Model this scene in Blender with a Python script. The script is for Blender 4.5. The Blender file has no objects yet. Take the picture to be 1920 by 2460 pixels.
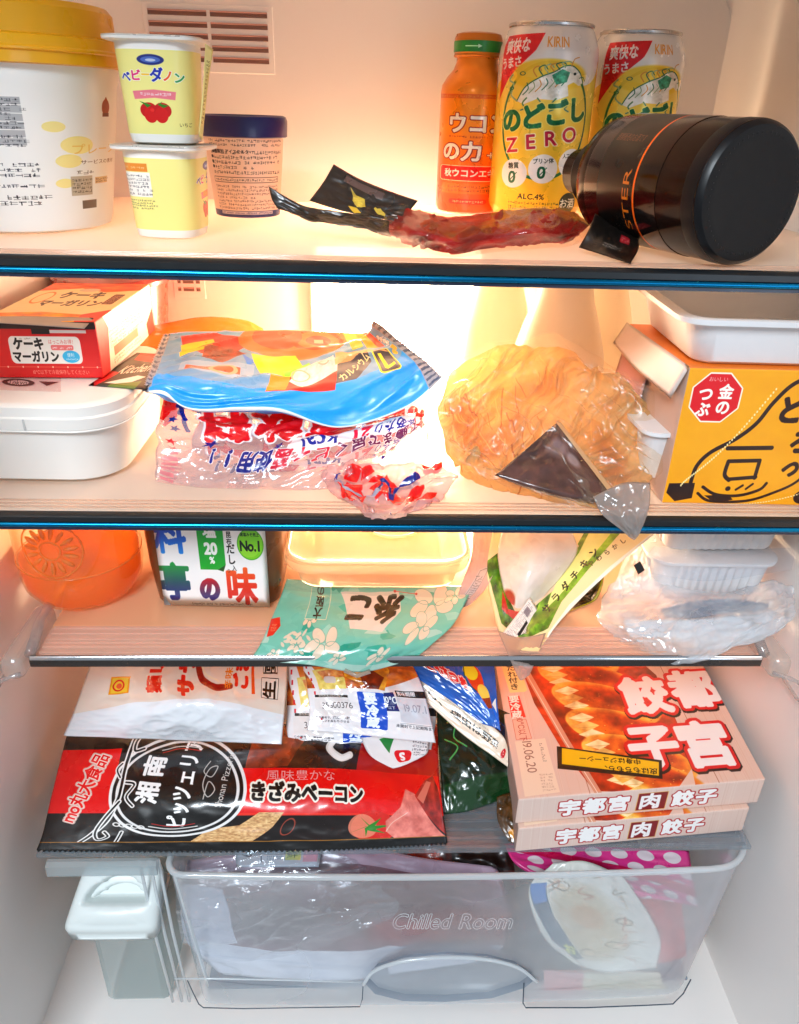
import bpy, bmesh, math, random
import numpy as np
from mathutils import Vector, Matrix, noise

random.seed(7); np.random.seed(7)
sc = bpy.context.scene
col = sc.collection
PI = math.pi

# ------------------------------------------------------------------ camera
CAM = np.array([-0.026, -0.3902, 0.3095])
YAW, PITCH, ROLL, FOC = 0.0504, math.radians(27.717), 0.0316, 1850.0
_cy, _sy = math.cos(YAW), math.sin(YAW)
FWD = np.array([_sy * math.cos(PITCH), _cy * math.cos(PITCH), -math.sin(PITCH)])
_r = np.array([_cy, -_sy, 0.0]); _u = np.cross(_r, FWD)
RGT = _r * math.cos(ROLL) + _u * math.sin(ROLL)
UPV = -_r * math.sin(ROLL) + _u * math.cos(ROLL)
cd = bpy.data.cameras.new('camera'); cam = bpy.data.objects.new('camera', cd); col.objects.link(cam)
cam.matrix_world = Matrix(((RGT[0], UPV[0], -FWD[0], CAM[0]), (RGT[1], UPV[1], -FWD[1], CAM[1]),
                           (RGT[2], UPV[2], -FWD[2], CAM[2]), (0, 0, 0, 1)))
cd.sensor_fit = 'HORIZONTAL'; cd.sensor_width = 36; cd.lens = FOC / 1920 * 36
cd.clip_start = 0.01; cd.clip_end = 50
sc.camera = cam

# ------------------------------------------------------------------ world, lights, exposure
w = bpy.data.worlds.new('World'); sc.world = w; w.use_nodes = True
w.node_tree.nodes['Background'].inputs[0].default_value = (0.68, 0.76, 0.84, 1)
w.node_tree.nodes['Background'].inputs[1].default_value = 0.30
def area(name, loc, target, size, power, colr, sy=None):
    l = bpy.data.lights.new(name, 'AREA'); l.energy = power; l.color = colr; l.size = size
    if sy: l.shape = 'RECTANGLE'; l.size_y = sy
    o = bpy.data.objects.new(name, l); col.objects.link(o); o.location = loc
    o.rotation_euler = (Vector(target) - Vector(loc)).to_track_quat('-Z', 'Y').to_euler()
    return o
area('room_ceiling_light', (-0.45, -1.25, 1.15), (0, 0, -0.05), 0.50, 22, (0.84, 0.93, 1.0))
area('right_fill_light', (0.8, -1.3, 0.2), (0, 0, -0.15), 0.5, 1.6, (0.70, 0.84, 1.0))  # weak cool fill light from the front right
sc.view_settings.view_transform = 'Standard'; sc.view_settings.look = 'None'
sc.view_settings.exposure = 0.60; sc.view_settings.gamma = 1
sc.cycles.transparent_max_bounces = 32; sc.cycles.max_bounces = 8
sc.cycles.diffuse_bounces = 4; sc.cycles.glossy_bounces = 3; sc.cycles.transmission_bounces = 4
sc.cycles.caustics_reflective = False; sc.cycles.caustics_refractive = False
sc.cycles.sample_clamp_indirect = 4; sc.cycles.use_denoising = True

Z1, Z2, Z3, Z4, ZF = 0.2411, 0.1008, 0.0, -0.150, -0.325   # shelf tops and the floor of the compartment
WX, WY = 0.272, 0.300                                       # side walls, back wall
K = 1920 / 1705.0
def _ray(x, y): return FWD + RGT * ((x * K - 960) / FOC) - UPV * ((y * K - 1230) / FOC)
def Yp(x, y, Y):                                            # point of the vertical plane y=Y along a sight line
    d = _ray(x, y); return CAM + d * ((Y - CAM[1]) / d[1])
def Zp(x, y, Z):                                            # point at height Z along a sight line
    d = _ray(x, y); return CAM + d * ((Z - CAM[2]) / d[2])

# ------------------------------------------------------------------ colours and materials
def s2l(c): return tuple(((v / 12.92) if v <= .04045 else ((v + .055) / 1.055) ** 2.4) for v in c)
def hx(h): return tuple(int(h[i:i + 2], 16) / 255 for i in (0, 2, 4))
def L(h): return s2l(hx(h)) + (1,)
class NT:
    def __init__(s, name):
        s.m = bpy.data.materials.new(name); s.m.use_nodes = True; s.t = s.m.node_tree
        s.t.nodes.clear(); s.out = s.t.nodes.new('ShaderNodeOutputMaterial')
    def n(s, typ, **kw):
        nd = s.t.nodes.new(typ)
        for k, v in kw.items():
            if k.startswith('i_'): nd.inputs[k[2:].replace('_', ' ')].default_value = v
            else: setattr(nd, k, v)
        return nd
    def l(s, a, b): s.t.links.new(a, b)
    def bump(s, scale, strength, dist=.001, detail=3, stretch=None, rough=.55, voronoi=False):
        tc = s.n('ShaderNodeTexCoord'); mp = s.n('ShaderNodeMapping'); s.l(tc.outputs['Object'], mp.inputs[0])
        if stretch: mp.inputs['Scale'].default_value = stretch
        if voronoi:
            nz = s.n('ShaderNodeTexVoronoi', feature='F1'); nz.inputs['Scale'].default_value = scale; o = nz.outputs['Distance']
            n0 = s.n('ShaderNodeTexNoise'); n0.inputs['Scale'].default_value = scale * .6; n0.inputs['Detail'].default_value = 2
            mx = s.n('ShaderNodeMixRGB', blend_type='ADD'); mx.inputs[0].default_value = .05
            s.l(mp.outputs[0], n0.inputs[0]); s.l(mp.outputs[0], mx.inputs[1]); s.l(n0.outputs['Color'], mx.inputs[2]); s.l(mx.outputs[0], nz.inputs['Vector'])
        else:
            nz = s.n('ShaderNodeTexNoise'); nz.inputs['Scale'].default_value = scale; nz.inputs['Detail'].default_value = detail
            nz.inputs['Roughness'].default_value = rough; o = nz.outputs['Fac']; s.l(mp.outputs[0], nz.inputs['Vector'])
        b = s.n('ShaderNodeBump'); b.inputs['Strength'].default_value = strength; b.inputs['Distance'].default_value = dist
        s.l(o, b.inputs['Height']); return b.outputs[0]
    def noise_fac(s, scale, lo, hi, detail=4):
        tc = s.n('ShaderNodeTexCoord'); nz = s.n('ShaderNodeTexNoise'); nz.inputs['Scale'].default_value = scale
        nz.inputs['Detail'].default_value = detail; s.l(tc.outputs['Object'], nz.inputs['Vector'])
        mr = s.n('ShaderNodeMapRange'); mr.inputs['From Min'].default_value = .3; mr.inputs['From Max'].default_value = .7
        mr.inputs['To Min'].default_value = lo; mr.inputs['To Max'].default_value = hi
        s.l(nz.outputs['Fac'], mr.inputs['Value']); return mr.outputs[0]

_mc = {}
def solid(name, c, rough=.45, metal=0, coat=0, bump=0, bs=60, bd=.001, var=.08, vs=25, trans=0, spec=.5, sss=0, aniso=None):
    if name in _mc: return _mc[name]
    t = NT(name); p = t.n('ShaderNodeBsdfPrincipled')
    c4 = L(c) if isinstance(c, str) else tuple(c) + (1,)
    mx = t.n('ShaderNodeMixRGB', blend_type='MULTIPLY'); mx.inputs[0].default_value = 1; mx.inputs[1].default_value = c4
    f = t.noise_fac(vs, 1 - var, 1.0); t.l(f, mx.inputs[2]); t.l(mx.outputs[0], p.inputs['Base Color'])
    rf = t.noise_fac(vs * 3, max(.02, rough * .85), min(1, rough * 1.2)); t.l(rf, p.inputs['Roughness'])
    p.inputs['Metallic'].default_value = metal; p.inputs['Coat Weight'].default_value = coat; p.inputs['Coat Roughness'].default_value = .12
    p.inputs['Specular IOR Level'].default_value = spec
    if sss: p.inputs['Subsurface Weight'].default_value = sss; p.inputs['Subsurface Scale'].default_value = .01
    if bump: t.l(t.bump(bs, bump, bd, stretch=aniso), p.inputs['Normal'])
    if trans:
        tr = t.n('ShaderNodeBsdfTranslucent'); t.l(mx.outputs[0], tr.inputs[0]); ms = t.n('ShaderNodeMixShader'); ms.inputs[0].default_value = trans
        t.l(p.outputs[0], ms.inputs[1]); t.l(tr.outputs[0], ms.inputs[2]); t.l(ms.outputs[0], t.out.inputs[0])
    else: t.l(p.outputs[0], t.out.inputs[0])
    _mc[name] = t.m; return t.m
def _film(t, tint, grough, haze, hazec, nrm, fmul=1.0, hazevar=None):
    tr = t.n('ShaderNodeBsdfTransparent'); tr.inputs[0].default_value = tint
    gl = t.n('ShaderNodeBsdfGlossy'); gl.inputs['Roughness'].default_value = grough; gl.inputs[0].default_value = (1, 1, 1, 1)
    lw = t.n('ShaderNodeLayerWeight'); lw.inputs[0].default_value = .5
    pw = t.n('ShaderNodeMath', operation='POWER'); pw.inputs[1].default_value = 4.0; t.l(lw.outputs['Facing'], pw.inputs[0])
    mu = t.n('ShaderNodeMath', operation='MULTIPLY_ADD'); mu.use_clamp = True; mu.inputs[1].default_value = .75 * fmul; mu.inputs[2].default_value = .05 * fmul
    t.l(pw.outputs[0], mu.inputs[0])
    if nrm is not None: t.l(nrm, gl.inputs['Normal']); t.l(nrm, lw.inputs['Normal'])
    m1 = t.n('ShaderNodeMixShader'); t.l(mu.outputs[0], m1.inputs[0]); t.l(tr.outputs[0], m1.inputs[1]); t.l(gl.outputs[0], m1.inputs[2])
    if haze <= 0: return m1.outputs[0]
    df = t.n('ShaderNodeBsdfDiffuse'); df.inputs[0].default_value = hazec
    tl = t.n('ShaderNodeBsdfTranslucent'); tl.inputs[0].default_value = hazec
    if nrm is not None: t.l(nrm, df.inputs['Normal'])
    m2 = t.n('ShaderNodeMixShader'); m2.inputs[0].default_value = .5; t.l(df.outputs[0], m2.inputs[1]); t.l(tl.outputs[0], m2.inputs[2])
    m3 = t.n('ShaderNodeMixShader'); m3.inputs[0].default_value = haze
    if hazevar: t.l(t.noise_fac(hazevar, haze * .3, min(1, haze * 1.8)), m3.inputs[0])
    t.l(m1.outputs[0], m3.inputs[1]); t.l(m2.outputs[0], m3.inputs[2]); return m3.outputs[0]
def clear(name, tint='ffffff', rough=.08, haze=.05, hazec='ffffff', bump=0, bs=60, bd=.001, fmul=1.0, hazevar=None, stretch=None, voronoi=False):
    if name in _mc: return _mc[name]
    t = NT(name); nrm = t.bump(bs, bump, bd, stretch=stretch, voronoi=voronoi) if bump else None
    t.l(_film(t, L(tint), rough, haze, L(hazec), nrm, fmul, hazevar), t.out.inputs[0])
    _mc[name] = t.m; return t.m
def printed(name, cv, rough=.35, coat=.25, bump=.15, bs=80, bd=.0008, film=None, trans=0, metal=0, spec=.5, croug=.1, voronoi=False, stretch=None):
    """flat print on a wrapper; film=(tint, haze, hazecolour) makes the unprinted part clear"""
    t = NT(name); im = t.n('ShaderNodeTexImage'); im.image = cv.image(name); im.extension = 'EXTEND'
    uv = t.n('ShaderNodeUVMap'); t.l(uv.outputs[0], im.inputs[0])
    p = t.n('ShaderNodeBsdfPrincipled'); t.l(im.outputs[0], p.inputs['Base Color'])
    p.inputs['Metallic'].default_value = metal; p.inputs['Coat Weight'].default_value = coat; p.inputs['Coat Roughness'].default_value = croug
    p.inputs['Specular IOR Level'].default_value = spec
    rf = t.noise_fac(40, rough * .8, min(1, rough * 1.25)); t.l(rf, p.inputs['Roughness'])
    nrm = t.bump(bs, bump, bd, voronoi=voronoi, stretch=stretch) if bump else None
    if nrm is not None: t.l(nrm, p.inputs['Normal']); t.l(nrm, p.inputs['Coat Normal'])
    o = p.outputs[0]
    if trans:
        tr = t.n('ShaderNodeBsdfTranslucent'); t.l(im.outputs[0], tr.inputs[0]); ms = t.n('ShaderNodeMixShader'); ms.inputs[0].default_value = trans
        t.l(o, ms.inputs[1]); t.l(tr.outputs[0], ms.inputs[2]); o = ms.outputs[0]
    if film == 'cut':
        f_ = t.n('ShaderNodeBsdfTransparent'); ms = t.n('ShaderNodeMixShader'); t.l(im.outputs['Alpha'], ms.inputs[0]); t.l(f_.outputs[0], ms.inputs[1]); t.l(o, ms.inputs[2]); o = ms.outputs[0]
    elif film:
        f = _film(t, L(film[0]), .12, film[1], L(film[2]), nrm, 1.3)
        ms = t.n('ShaderNodeMixShader'); t.l(im.outputs['Alpha'], ms.inputs[0]); t.l(f, ms.inputs[1]); t.l(o, ms.inputs[2]); o = ms.outputs[0]
    t.l(o, t.out.inputs[0]); return t.m
def glow(name, c, s):
    t = NT(name); e = t.n('ShaderNodeEmission'); e.inputs[0].default_value = tuple(c) + (1,); e.inputs[1].default_value = s
    t.l(e.outputs[0], t.out.inputs[0]); return t.m

# ------------------------------------------------------------------ print canvas (2-D artwork drawn in code)
_fc = bpy.data.curves.new('type', 'FONT'); _fo = bpy.data.objects.new('type', _fc); col.objects.link(_fo)
GR = 80
_gl = {}
def glyph(ch):
    if ch in _gl: return _gl[ch]
    _fc.body = ch; dg = bpy.context.evaluated_depsgraph_get(); dg.update()
    m = _fo.evaluated_get(dg).to_mesh(); m.calc_loop_triangles()
    nv = len(m.vertices); co = np.zeros(nv * 3); m.vertices.foreach_get('co', co); co = co.reshape(-1, 3)[:, :2] if nv else np.zeros((0, 2))
    tr = np.zeros(len(m.loop_triangles) * 3, dtype=np.int32); m.loop_triangles.foreach_get('vertices', tr); tr = tr.reshape(-1, 3)
    adv = (co[:, 0].max() + .04) if nv else .35
    if ord(ch) > 0x2e00: adv = 1.0
    Wg = int(math.ceil((max(adv, .3) + .1) * GR)); Hg = int(1.2 * GR); a = np.zeros((Hg, Wg), np.float32)
    P = np.stack([(co[:, 0]) * GR, (0.95 - co[:, 1]) * GR], 1) if nv else co
    for t3 in tr:
        A, B, C = P[t3]; x0 = max(0, int(min(A[0], B[0], C[0]))); x1 = min(Wg, int(max(A[0], B[0], C[0])) + 2)
        y0 = max(0, int(min(A[1], B[1], C[1]))); y1 = min(Hg, int(max(A[1], B[1], C[1])) + 2)
        if x1 <= x0 or y1 <= y0: continue
        X = np.arange(x0, x1)[None] + .5; Y = np.arange(y0, y1)[:, None] + .5
        e0 = (B[0] - A[0]) * (Y - A[1]) - (B[1] - A[1]) * (X - A[0]); e1 = (C[0] - B[0]) * (Y - B[1]) - (C[1] - B[1]) * (X - B[0])
        e2 = (A[0] - C[0]) * (Y - C[1]) - (A[1] - C[1]) * (X - C[0])
        a[y0:y1, x0:x1] = np.maximum(a[y0:y1, x0:x1], ((e0 >= 0) & (e1 >= 0) & (e2 >= 0)) | ((e0 <= 0) & (e1 <= 0) & (e2 <= 0)))
    _gl[ch] = (a, adv); return _gl[ch]
def C3(c): return np.array(hx(c) if isinstance(c, str) else c, np.float32)
def dil(m, r):
    if r <= 0: return m
    o = m.copy()
    for rr in ([r] if r < 2.5 else [r, r * .5]):
        for k in range(16):
            dx = int(round(rr * math.cos(k * PI / 8))); dy = int(round(rr * math.sin(k * PI / 8)))
            o = np.maximum(o, np.roll(np.roll(m, dx, 1), dy, 0))
    return o
def vnoise(h, wd, fx, fy, octv=3, seed=0):
    rs = np.random.RandomState(seed); o = np.zeros((h, wd), np.float32); amp = 1; tot = 0
    for k in range(octv):
        gx, gy = max(2, int(fx)) + 2, max(2, int(fy)) + 2; g = rs.rand(gy, gx).astype(np.float32)
        xs = np.linspace(0, gx - 1.001, wd); ys = np.linspace(0, gy - 1.001, h); xi = xs.astype(int); yi = ys.astype(int)
        fx_ = xs - xi; fy_ = ys - yi; fx_ = fx_ * fx_ * (3 - 2 * fx_); fy_ = (fy_ * fy_ * (3 - 2 * fy_))[:, None]
        o += amp * ((g[yi][:, xi] * (1 - fx_) + g[yi][:, xi + 1] * fx_) * (1 - fy_) + (g[yi + 1][:, xi] * (1 - fx_) + g[yi + 1][:, xi + 1] * fx_) * fy_)
        tot += amp; amp *= .5; fx *= 2; fy *= 2
    return o / tot
class Canvas:
    def __init__(s, w, h, bg='ffffff', a=1.0):
        s.w, s.h = w, h; s.p = np.zeros((h, w, 4), np.float32); s.p[..., :3] = C3(bg); s.p[..., 3] = a
    def put(s, m, x0, y0, c, al=1.0):
        X0, Y0 = max(0, x0), max(0, y0); X1, Y1 = min(s.w, x0 + m.shape[1]), min(s.h, y0 + m.shape[0])
        if X1 <= X0 or Y1 <= Y0: return s
        m = (m[Y0 - y0:Y1 - y0, X0 - x0:X1 - x0] * al)[..., None]; r = s.p[Y0:Y1, X0:X1]
        if isinstance(c, np.ndarray) and c.ndim == 3: c = c[Y0 - y0:Y1 - y0, X0 - x0:X1 - x0]
        else: c = C3(c)
        a0 = r[..., 3:4]; na = a0 + (1 - a0) * m
        r[..., :3] = np.where(na > 1e-4, (r[..., :3] * a0 * (1 - m) + c * m) / np.maximum(na, 1e-4), r[..., :3]); r[..., 3:4] = na
        return s
    def _box(s, x0, y0, x1, y1):
        x0, y0, x1, y1 = int(max(0, x0 - 2)), int(max(0, y0 - 2)), int(min(s.w, x1 + 3)), int(min(s.h, y1 + 3))
        if x1 <= x0 or y1 <= y0: return None
        return x0, y0, np.arange(x0, x1)[None] + .5, np.arange(y0, y1)[:, None] + .5
    def poly(s, pts, c, al=1.0, edge=0, ec=None, tex=None):
        pts = np.array(pts, float); b = s._box(pts[:, 0].min() - edge, pts[:, 1].min() - edge, pts[:, 0].max() + edge, pts[:, 1].max() + edge)
        if b is None: return s
        x0, y0, X, Y = b; m = np.zeros((Y.shape[0], X.shape[1]), np.float32)
        for ox, oy in ((-.25, -.25), (.25, .25), (-.25, .25), (.25, -.25)):
            ins = np.zeros(m.shape, bool)
            for i in range(len(pts)):
                ax, ay = pts[i]; bx, by = pts[(i + 1) % len(pts)]
                if ay == by: continue
                cr = ((Y + oy < ay) != (Y + oy < by)) & (X + ox < (bx - ax) * (Y + oy - ay) / (by - ay) + ax); ins ^= cr
            m += ins * .25
        if edge: s.put(dil(m, edge), x0, y0, ec)
        if tex is not None:
            c = C3(c) * (1 - tex[2] + tex[2] * 2 * vnoise(m.shape[0], m.shape[1], tex[0], tex[1], 4, tex[3] if len(tex) > 3 else 1))[..., None]; c = np.clip(c, 0, 1)
        return s.put(m, x0, y0, c, al)
    def rect(s, x0, y0, x1, y1, c, al=1.0, r=0, **k):
        if r <= 0: return s.poly([(x0, y0), (x1, y0), (x1, y1), (x0, y1)], c, al, **k)
        pts = []
        for cx, cy, a0 in ((x1 - r, y0 + r, -90), (x1 - r, y1 - r, 0), (x0 + r, y1 - r, 90), (x0 + r, y0 + r, 180)):
            for q in range(7): a = math.radians(a0 + q * 15); pts.append((cx + r * math.cos(a), cy + r * math.sin(a)))
        return s.poly(pts, c, al, **k)
    def ell(s, cx, cy, rx, ry, c, al=1.0, rot=0, ring=0, soft=0):
        R = max(rx, ry) + 2; b = s._box(cx - R, cy - R, cx + R, cy + R)
        if b is None: return s
        x0, y0, X, Y = b; a = math.radians(rot); U = (X - cx) * math.cos(a) + (Y - cy) * math.sin(a); V = -(X - cx) * math.sin(a) + (Y - cy) * math.cos(a)
        d = (np.sqrt((U / rx) ** 2 + (V / ry) ** 2) - 1) * min(rx, ry)
        m = np.clip(.5 - d / (1 + soft), 0, 1)
        if ring: m = np.minimum(m, np.clip(.5 + (d + ring), 0, 1))
        return s.put(m.astype(np.float32), x0, y0, c, al)
    def line(s, pts, wd, c, al=1.0):
        pts = np.array(pts, float); b = s._box(pts[:, 0].min() - wd, pts[:, 1].min() - wd, pts[:, 0].max() + wd, pts[:, 1].max() + wd)
        if b is None: return s
        x0, y0, X, Y = b; d = np.full((Y.shape[0], X.shape[1]), 1e9)
        for A, B in zip(pts[:-1], pts[1:]):
            v = B - A; L2 = max(1e-9, v @ v); t = np.clip(((X - A[0]) * v[0] + (Y - A[1]) * v[1]) / L2, 0, 1)
            d = np.minimum(d, np.hypot(X - A[0] - t * v[0], Y - A[1] - t * v[1]))
        return s.put(np.clip(wd / 2 + .5 - d, 0, 1).astype(np.float32), x0, y0, c, al)
    def curve(s, pts, wd, c, al=1.0, closed=False):
        P = [np.array(p, float) for p in pts]; o = []; n = len(P)
        for i in range(n if closed else n - 1):
            g = (lambda j: P[j % n]) if closed else (lambda j: P[min(max(j, 0), n - 1)])
            p0, p1, p2, p3 = g(i - 1), g(i), g(i + 1), g(i + 2)
            for t in np.linspace(0, 1, 8, endpoint=False):
                o.append(.5 * ((2 * p1) + (-p0 + p2) * t + (2 * p0 - 5 * p1 + 4 * p2 - p3) * t * t + (-p0 + 3 * p1 - 3 * p2 + p3) * t ** 3))
        o.append(P[0] if closed else P[-1])
        return s.line(o, wd, c, al)
    def star(s, cx, cy, r, c, rot=0, n=5, inner=.42, **k):
        return s.poly([(cx + (r if i % 2 == 0 else r * inner) * math.sin(math.radians(rot) + i * PI / n),
                        cy - (r if i % 2 == 0 else r * inner) * math.cos(math.radians(rot) + i * PI / n)) for i in range(2 * n)], c, **k)
    def text(s, tx, x, y, size, c, rot=0, sx=1.0, bold=0, o=None, o2=None, vert=False, al=1.0, hollow=0, c2=None, gap=0, shear=0):
        """centred at x, y; o=(width, colour) outlines"""
        gs = [glyph(ch) for ch in tx]; pad = 12
        if vert:
            Wd = int(1.1 * GR) + 2 * pad; step = GR * (1.0 + gap); Hh = int(step * len(gs) + .2 * GR) + 2 * pad; st = np.zeros((Hh, Wd), np.float32)
            for i, (a, ad) in enumerate(gs):
                yy = int(pad + i * step); ox = pad + int(max(0, (1.0 - ad) * GR / 2)); h_ = min(a.shape[0], Hh - yy); w_ = min(a.shape[1], Wd - ox)
                st[yy:yy + h_, ox:ox + w_] = np.maximum(st[yy:yy + h_, ox:ox + w_], a[:h_, :w_])
        else:
            Wd = int(sum(g[1] + gap for g in gs) * GR) + int(.15 * GR) + 2 * pad; Hh = int(1.2 * GR) + 2 * pad; st = np.zeros((Hh, Wd), np.float32); xx = float(pad)
            for a, ad in gs:
                w_ = min(a.shape[1], Wd - int(xx)); st[pad:pad + a.shape[0], int(xx):int(xx) + w_] = np.maximum(st[pad:pad + a.shape[0], int(xx):int(xx) + w_], a[:, :w_]); xx += (ad + gap) * GR
        k = size / GR
        st = dil(st, bold * GR)
        layers = []
        if o2: layers.append((dil(st, min(pad, o2[0] / k)), o2[1]))
        if o: layers.append((dil(st, min(pad, o[0] / k)), o[1]))
        if hollow: st = np.clip(dil(st, hollow / k) - st, 0, 1)
        layers.append((st, c))
        f = max(1, int(.75 / k)); ca, sa = math.cos(math.radians(rot)), math.sin(math.radians(rot))
        hw, hh = Wd * k * sx / 2, Hh * k / 2; R = math.hypot(hw, hh) + 2; bx = abs(ca) * hw + abs(sa) * (hh + hw * abs(shear)) + abs(shear) * hh + 2; by = abs(sa) * hw + abs(ca) * hh + 2
        b = s._box(x - bx, y - by, x + bx, y + by)
        if b is None: return s
        x0, y0, X, Y = b
        U = ((X - x) * ca + (Y - y) * sa); V = (-(X - x) * sa + (Y - y) * ca); U = (U + shear * V) / (k * sx) + Wd / 2; V = V / k + Hh / 2
        for mk, cc in layers:
            if f > 1:
                h2, w2 = mk.shape[0] // f, mk.shape[1] // f; mk = mk[:h2 * f, :w2 * f].reshape(h2, f, w2, f).mean((1, 3))
            u = U / f - .5; v = V / f - .5; ui = np.floor(u).astype(int); vi = np.floor(v).astype(int); fu = u - ui; fv = v - vi
            ok = (ui >= 0) & (vi >= 0) & (ui < mk.shape[1] - 1) & (vi < mk.shape[0] - 1); uc = np.clip(ui, 0, mk.shape[1] - 2); vc = np.clip(vi, 0, mk.shape[0] - 2)
            m = (mk[vc, uc] * (1 - fu) * (1 - fv) + mk[vc, uc + 1] * fu * (1 - fv) + mk[vc + 1, uc] * (1 - fu) * fv + mk[vc + 1, uc + 1] * fu * fv) * ok
            s.put(m.astype(np.float32), x0, y0, cc, al)
        return s
    def fill(s, x0, y0, x1, y1, c, al):
        x0, x1 = int(round(x0)), int(round(x1)); y0, y1 = int(round(y0)), int(round(y1)); x1 = max(x1, x0 + 1); y1 = max(y1, y0 + 1)
        if x0 < 0 or y0 < 0 or x1 > s.w or y1 > s.h: return
        r = s.p[y0:y1, x0:x1]; r[..., :3] = r[..., :3] * (1 - al) + c * al; r[..., 3] = np.maximum(r[..., 3], al)
    def micro(s, x0, y0, x1, y1, rows, c, al=.8, seed=1, rot=0, fill=.62):
        """lines of print too small to read: rows of tiny stroke clusters"""
        rs = random.Random(seed); hgt = (y1 - y0) / rows; cc = C3(c); gh = hgt * .74; t = max(1.0, gh * .10)
        for r in range(rows):
            x = x0; yy = y0 + r * hgt + hgt * .13; end = x0 + (x1 - x0) * (1 if r % 4 != 3 else rs.uniform(.5, .95))
            while x < end:
                gw = gh * rs.choice((.5, .8, .9))
                if rs.random() < .92:
                    for q in range(rs.choice((2, 3))): yq = yy + gh * rs.uniform(.05, .95); s.fill(x, yq, x + gw, yq + t, cc, al)
                    for q in range(rs.choice((1, 2, 2))): xq = x + gw * rs.uniform(.1, .9); s.fill(xq, yy + gh * rs.uniform(0, .3), xq + t, yy + gh * rs.uniform(.7, 1), cc, al)
                x += gw + gh * .16
        return s
    def mottle(s, amt, fx=6, fy=6, seed=3, octv=4):
        s.p[..., :3] = np.clip(s.p[..., :3] * (1 - amt + 2 * amt * vnoise(s.h, s.w, fx, fy, octv, seed))[..., None], 0, 1); return s
    def image(s, name):
        r = s.p[..., :3]; g = r.mean(2, keepdims=True); r = np.clip(g + (r - g) * 1.10, 0, 1); s.p[..., :3] = np.clip(r - .10 * np.sin(2 * PI * r) / 1.0 * .8, 0, 1) * .98
        im = bpy.data.images.new(name, s.w, s.h, alpha=True); im.alpha_mode = 'CHANNEL_PACKED'
        im.pixels.foreach_set(np.ascontiguousarray(s.p[::-1]).ravel()); im.update(); im.pack(); return im

# ------------------------------------------------------------------ geometry helpers
def thing(name, label, cat, loc=(0, 0, 0), group=None):
    o = bpy.data.objects.new(name, None); o.empty_display_size = .02; col.objects.link(o); o.location = tuple(float(v) for v in loc)
    o['label'] = label; o['category'] = cat
    if group: o['group'] = group
    return o
def wloc(o):
    v = Vector((0, 0, 0))
    while o is not None: v += o.location; o = o.parent
    return v
def obj(name, V, F, mat, parent=None, uv=None, smooth=True, mats=None, fm=None, merge=0, sharp=None):
    off = wloc(parent) if parent else Vector((0, 0, 0)); V = np.asarray(V, float) - np.array(off)
    me = bpy.data.meshes.new(name); me.from_pydata([tuple(v) for v in V], [], [tuple(int(i) for i in f) for f in F])
    for m in (mats or [mat]): me.materials.append(m)
    if uv is not None:
        ul = me.uv_layers.new(name='UVMap'); i = 0
        if len(uv) == len(V):
            for p in me.polygons:
                for li in p.loop_indices: ul.data[li].uv = uv[me.loops[li].vertex_index]
        else:
            for k, p in enumerate(me.polygons):
                for li in p.loop_indices: ul.data[li].uv = uv[i]; i += 1
    if fm is not None: me.polygons.foreach_set('material_index', fm)
    if merge:
        bm = bmesh.new(); bm.from_mesh(me); bmesh.ops.remove_doubles(bm, verts=bm.verts, dist=merge); bm.to_mesh(me); bm.free()
    me.polygons.foreach_set('use_smooth', [smooth] * len(me.polygons))
    if sharp and hasattr(me, 'set_sharp_from_angle'): me.set_sharp_from_angle(angle=math.radians(sharp))
    o = bpy.data.objects.new(name, me); col.objects.link(o)
    if parent: o.parent = parent
    me.update(); return o
def gridfaces(nu, nv, off=0, flip=False):
    F = []
    for j in range(nv):
        for i in range(nu):
            a = off + j * (nu + 1) + i; b = a + 1; c = b + nu + 1; d = a + nu + 1
            F.append((a, d, c, b) if not flip else (a, b, c, d))
    return F
def _cr(P, t):                      # Catmull-Rom along the first axis
    n = len(P)
    if n == 2: return P[0] * (1 - t) + P[1] * t
    s = t * (n - 1); i = min(int(s), n - 2); f = s - i
    p1, p2 = P[i], P[i + 1]; p0 = P[i - 1] if i > 0 else 2 * p1 - p2; p3 = P[i + 2] if i + 2 < n else 2 * p2 - p1
    return .5 * ((2 * p1) + (-p0 + p2) * f + (2 * p0 - 5 * p1 + 4 * p2 - p3) * f * f + (-p0 + 3 * p1 - 3 * p2 + p3) * f ** 3)
def surf(ctrl, nu, nv):
    ctrl = [np.array(r, float) for r in ctrl]
    rows = [np.array([_cr(r, i / nu) for i in range(nu + 1)]) for r in ctrl]
    rows = np.array(rows); return np.array([_cr(rows, j / nv) for j in range(nv + 1)])
def normals(G, away=None):
    du = np.gradient(G, axis=1); dv = np.gradient(G, axis=0); n = np.cross(du, dv); n /= np.maximum(1e-12, np.linalg.norm(n, axis=2, keepdims=True))
    d = (CAM if away is None else away) - G
    if (n * d).sum() < 0: n = -n
    return n
def ridged(u, v, fu, fv, seed, octv=3):
    h = 0; a = 1; t = 0
    for k in range(octv):
        h += a * (1 - abs(noise.noise(Vector((u * fu + seed * 7.3, v * fv + seed * 3.1, seed * 1.7 + k * 5)))) * 2.2); t += a; a *= .5; fu *= 1.9; fv *= 1.9
    return h / t
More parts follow.
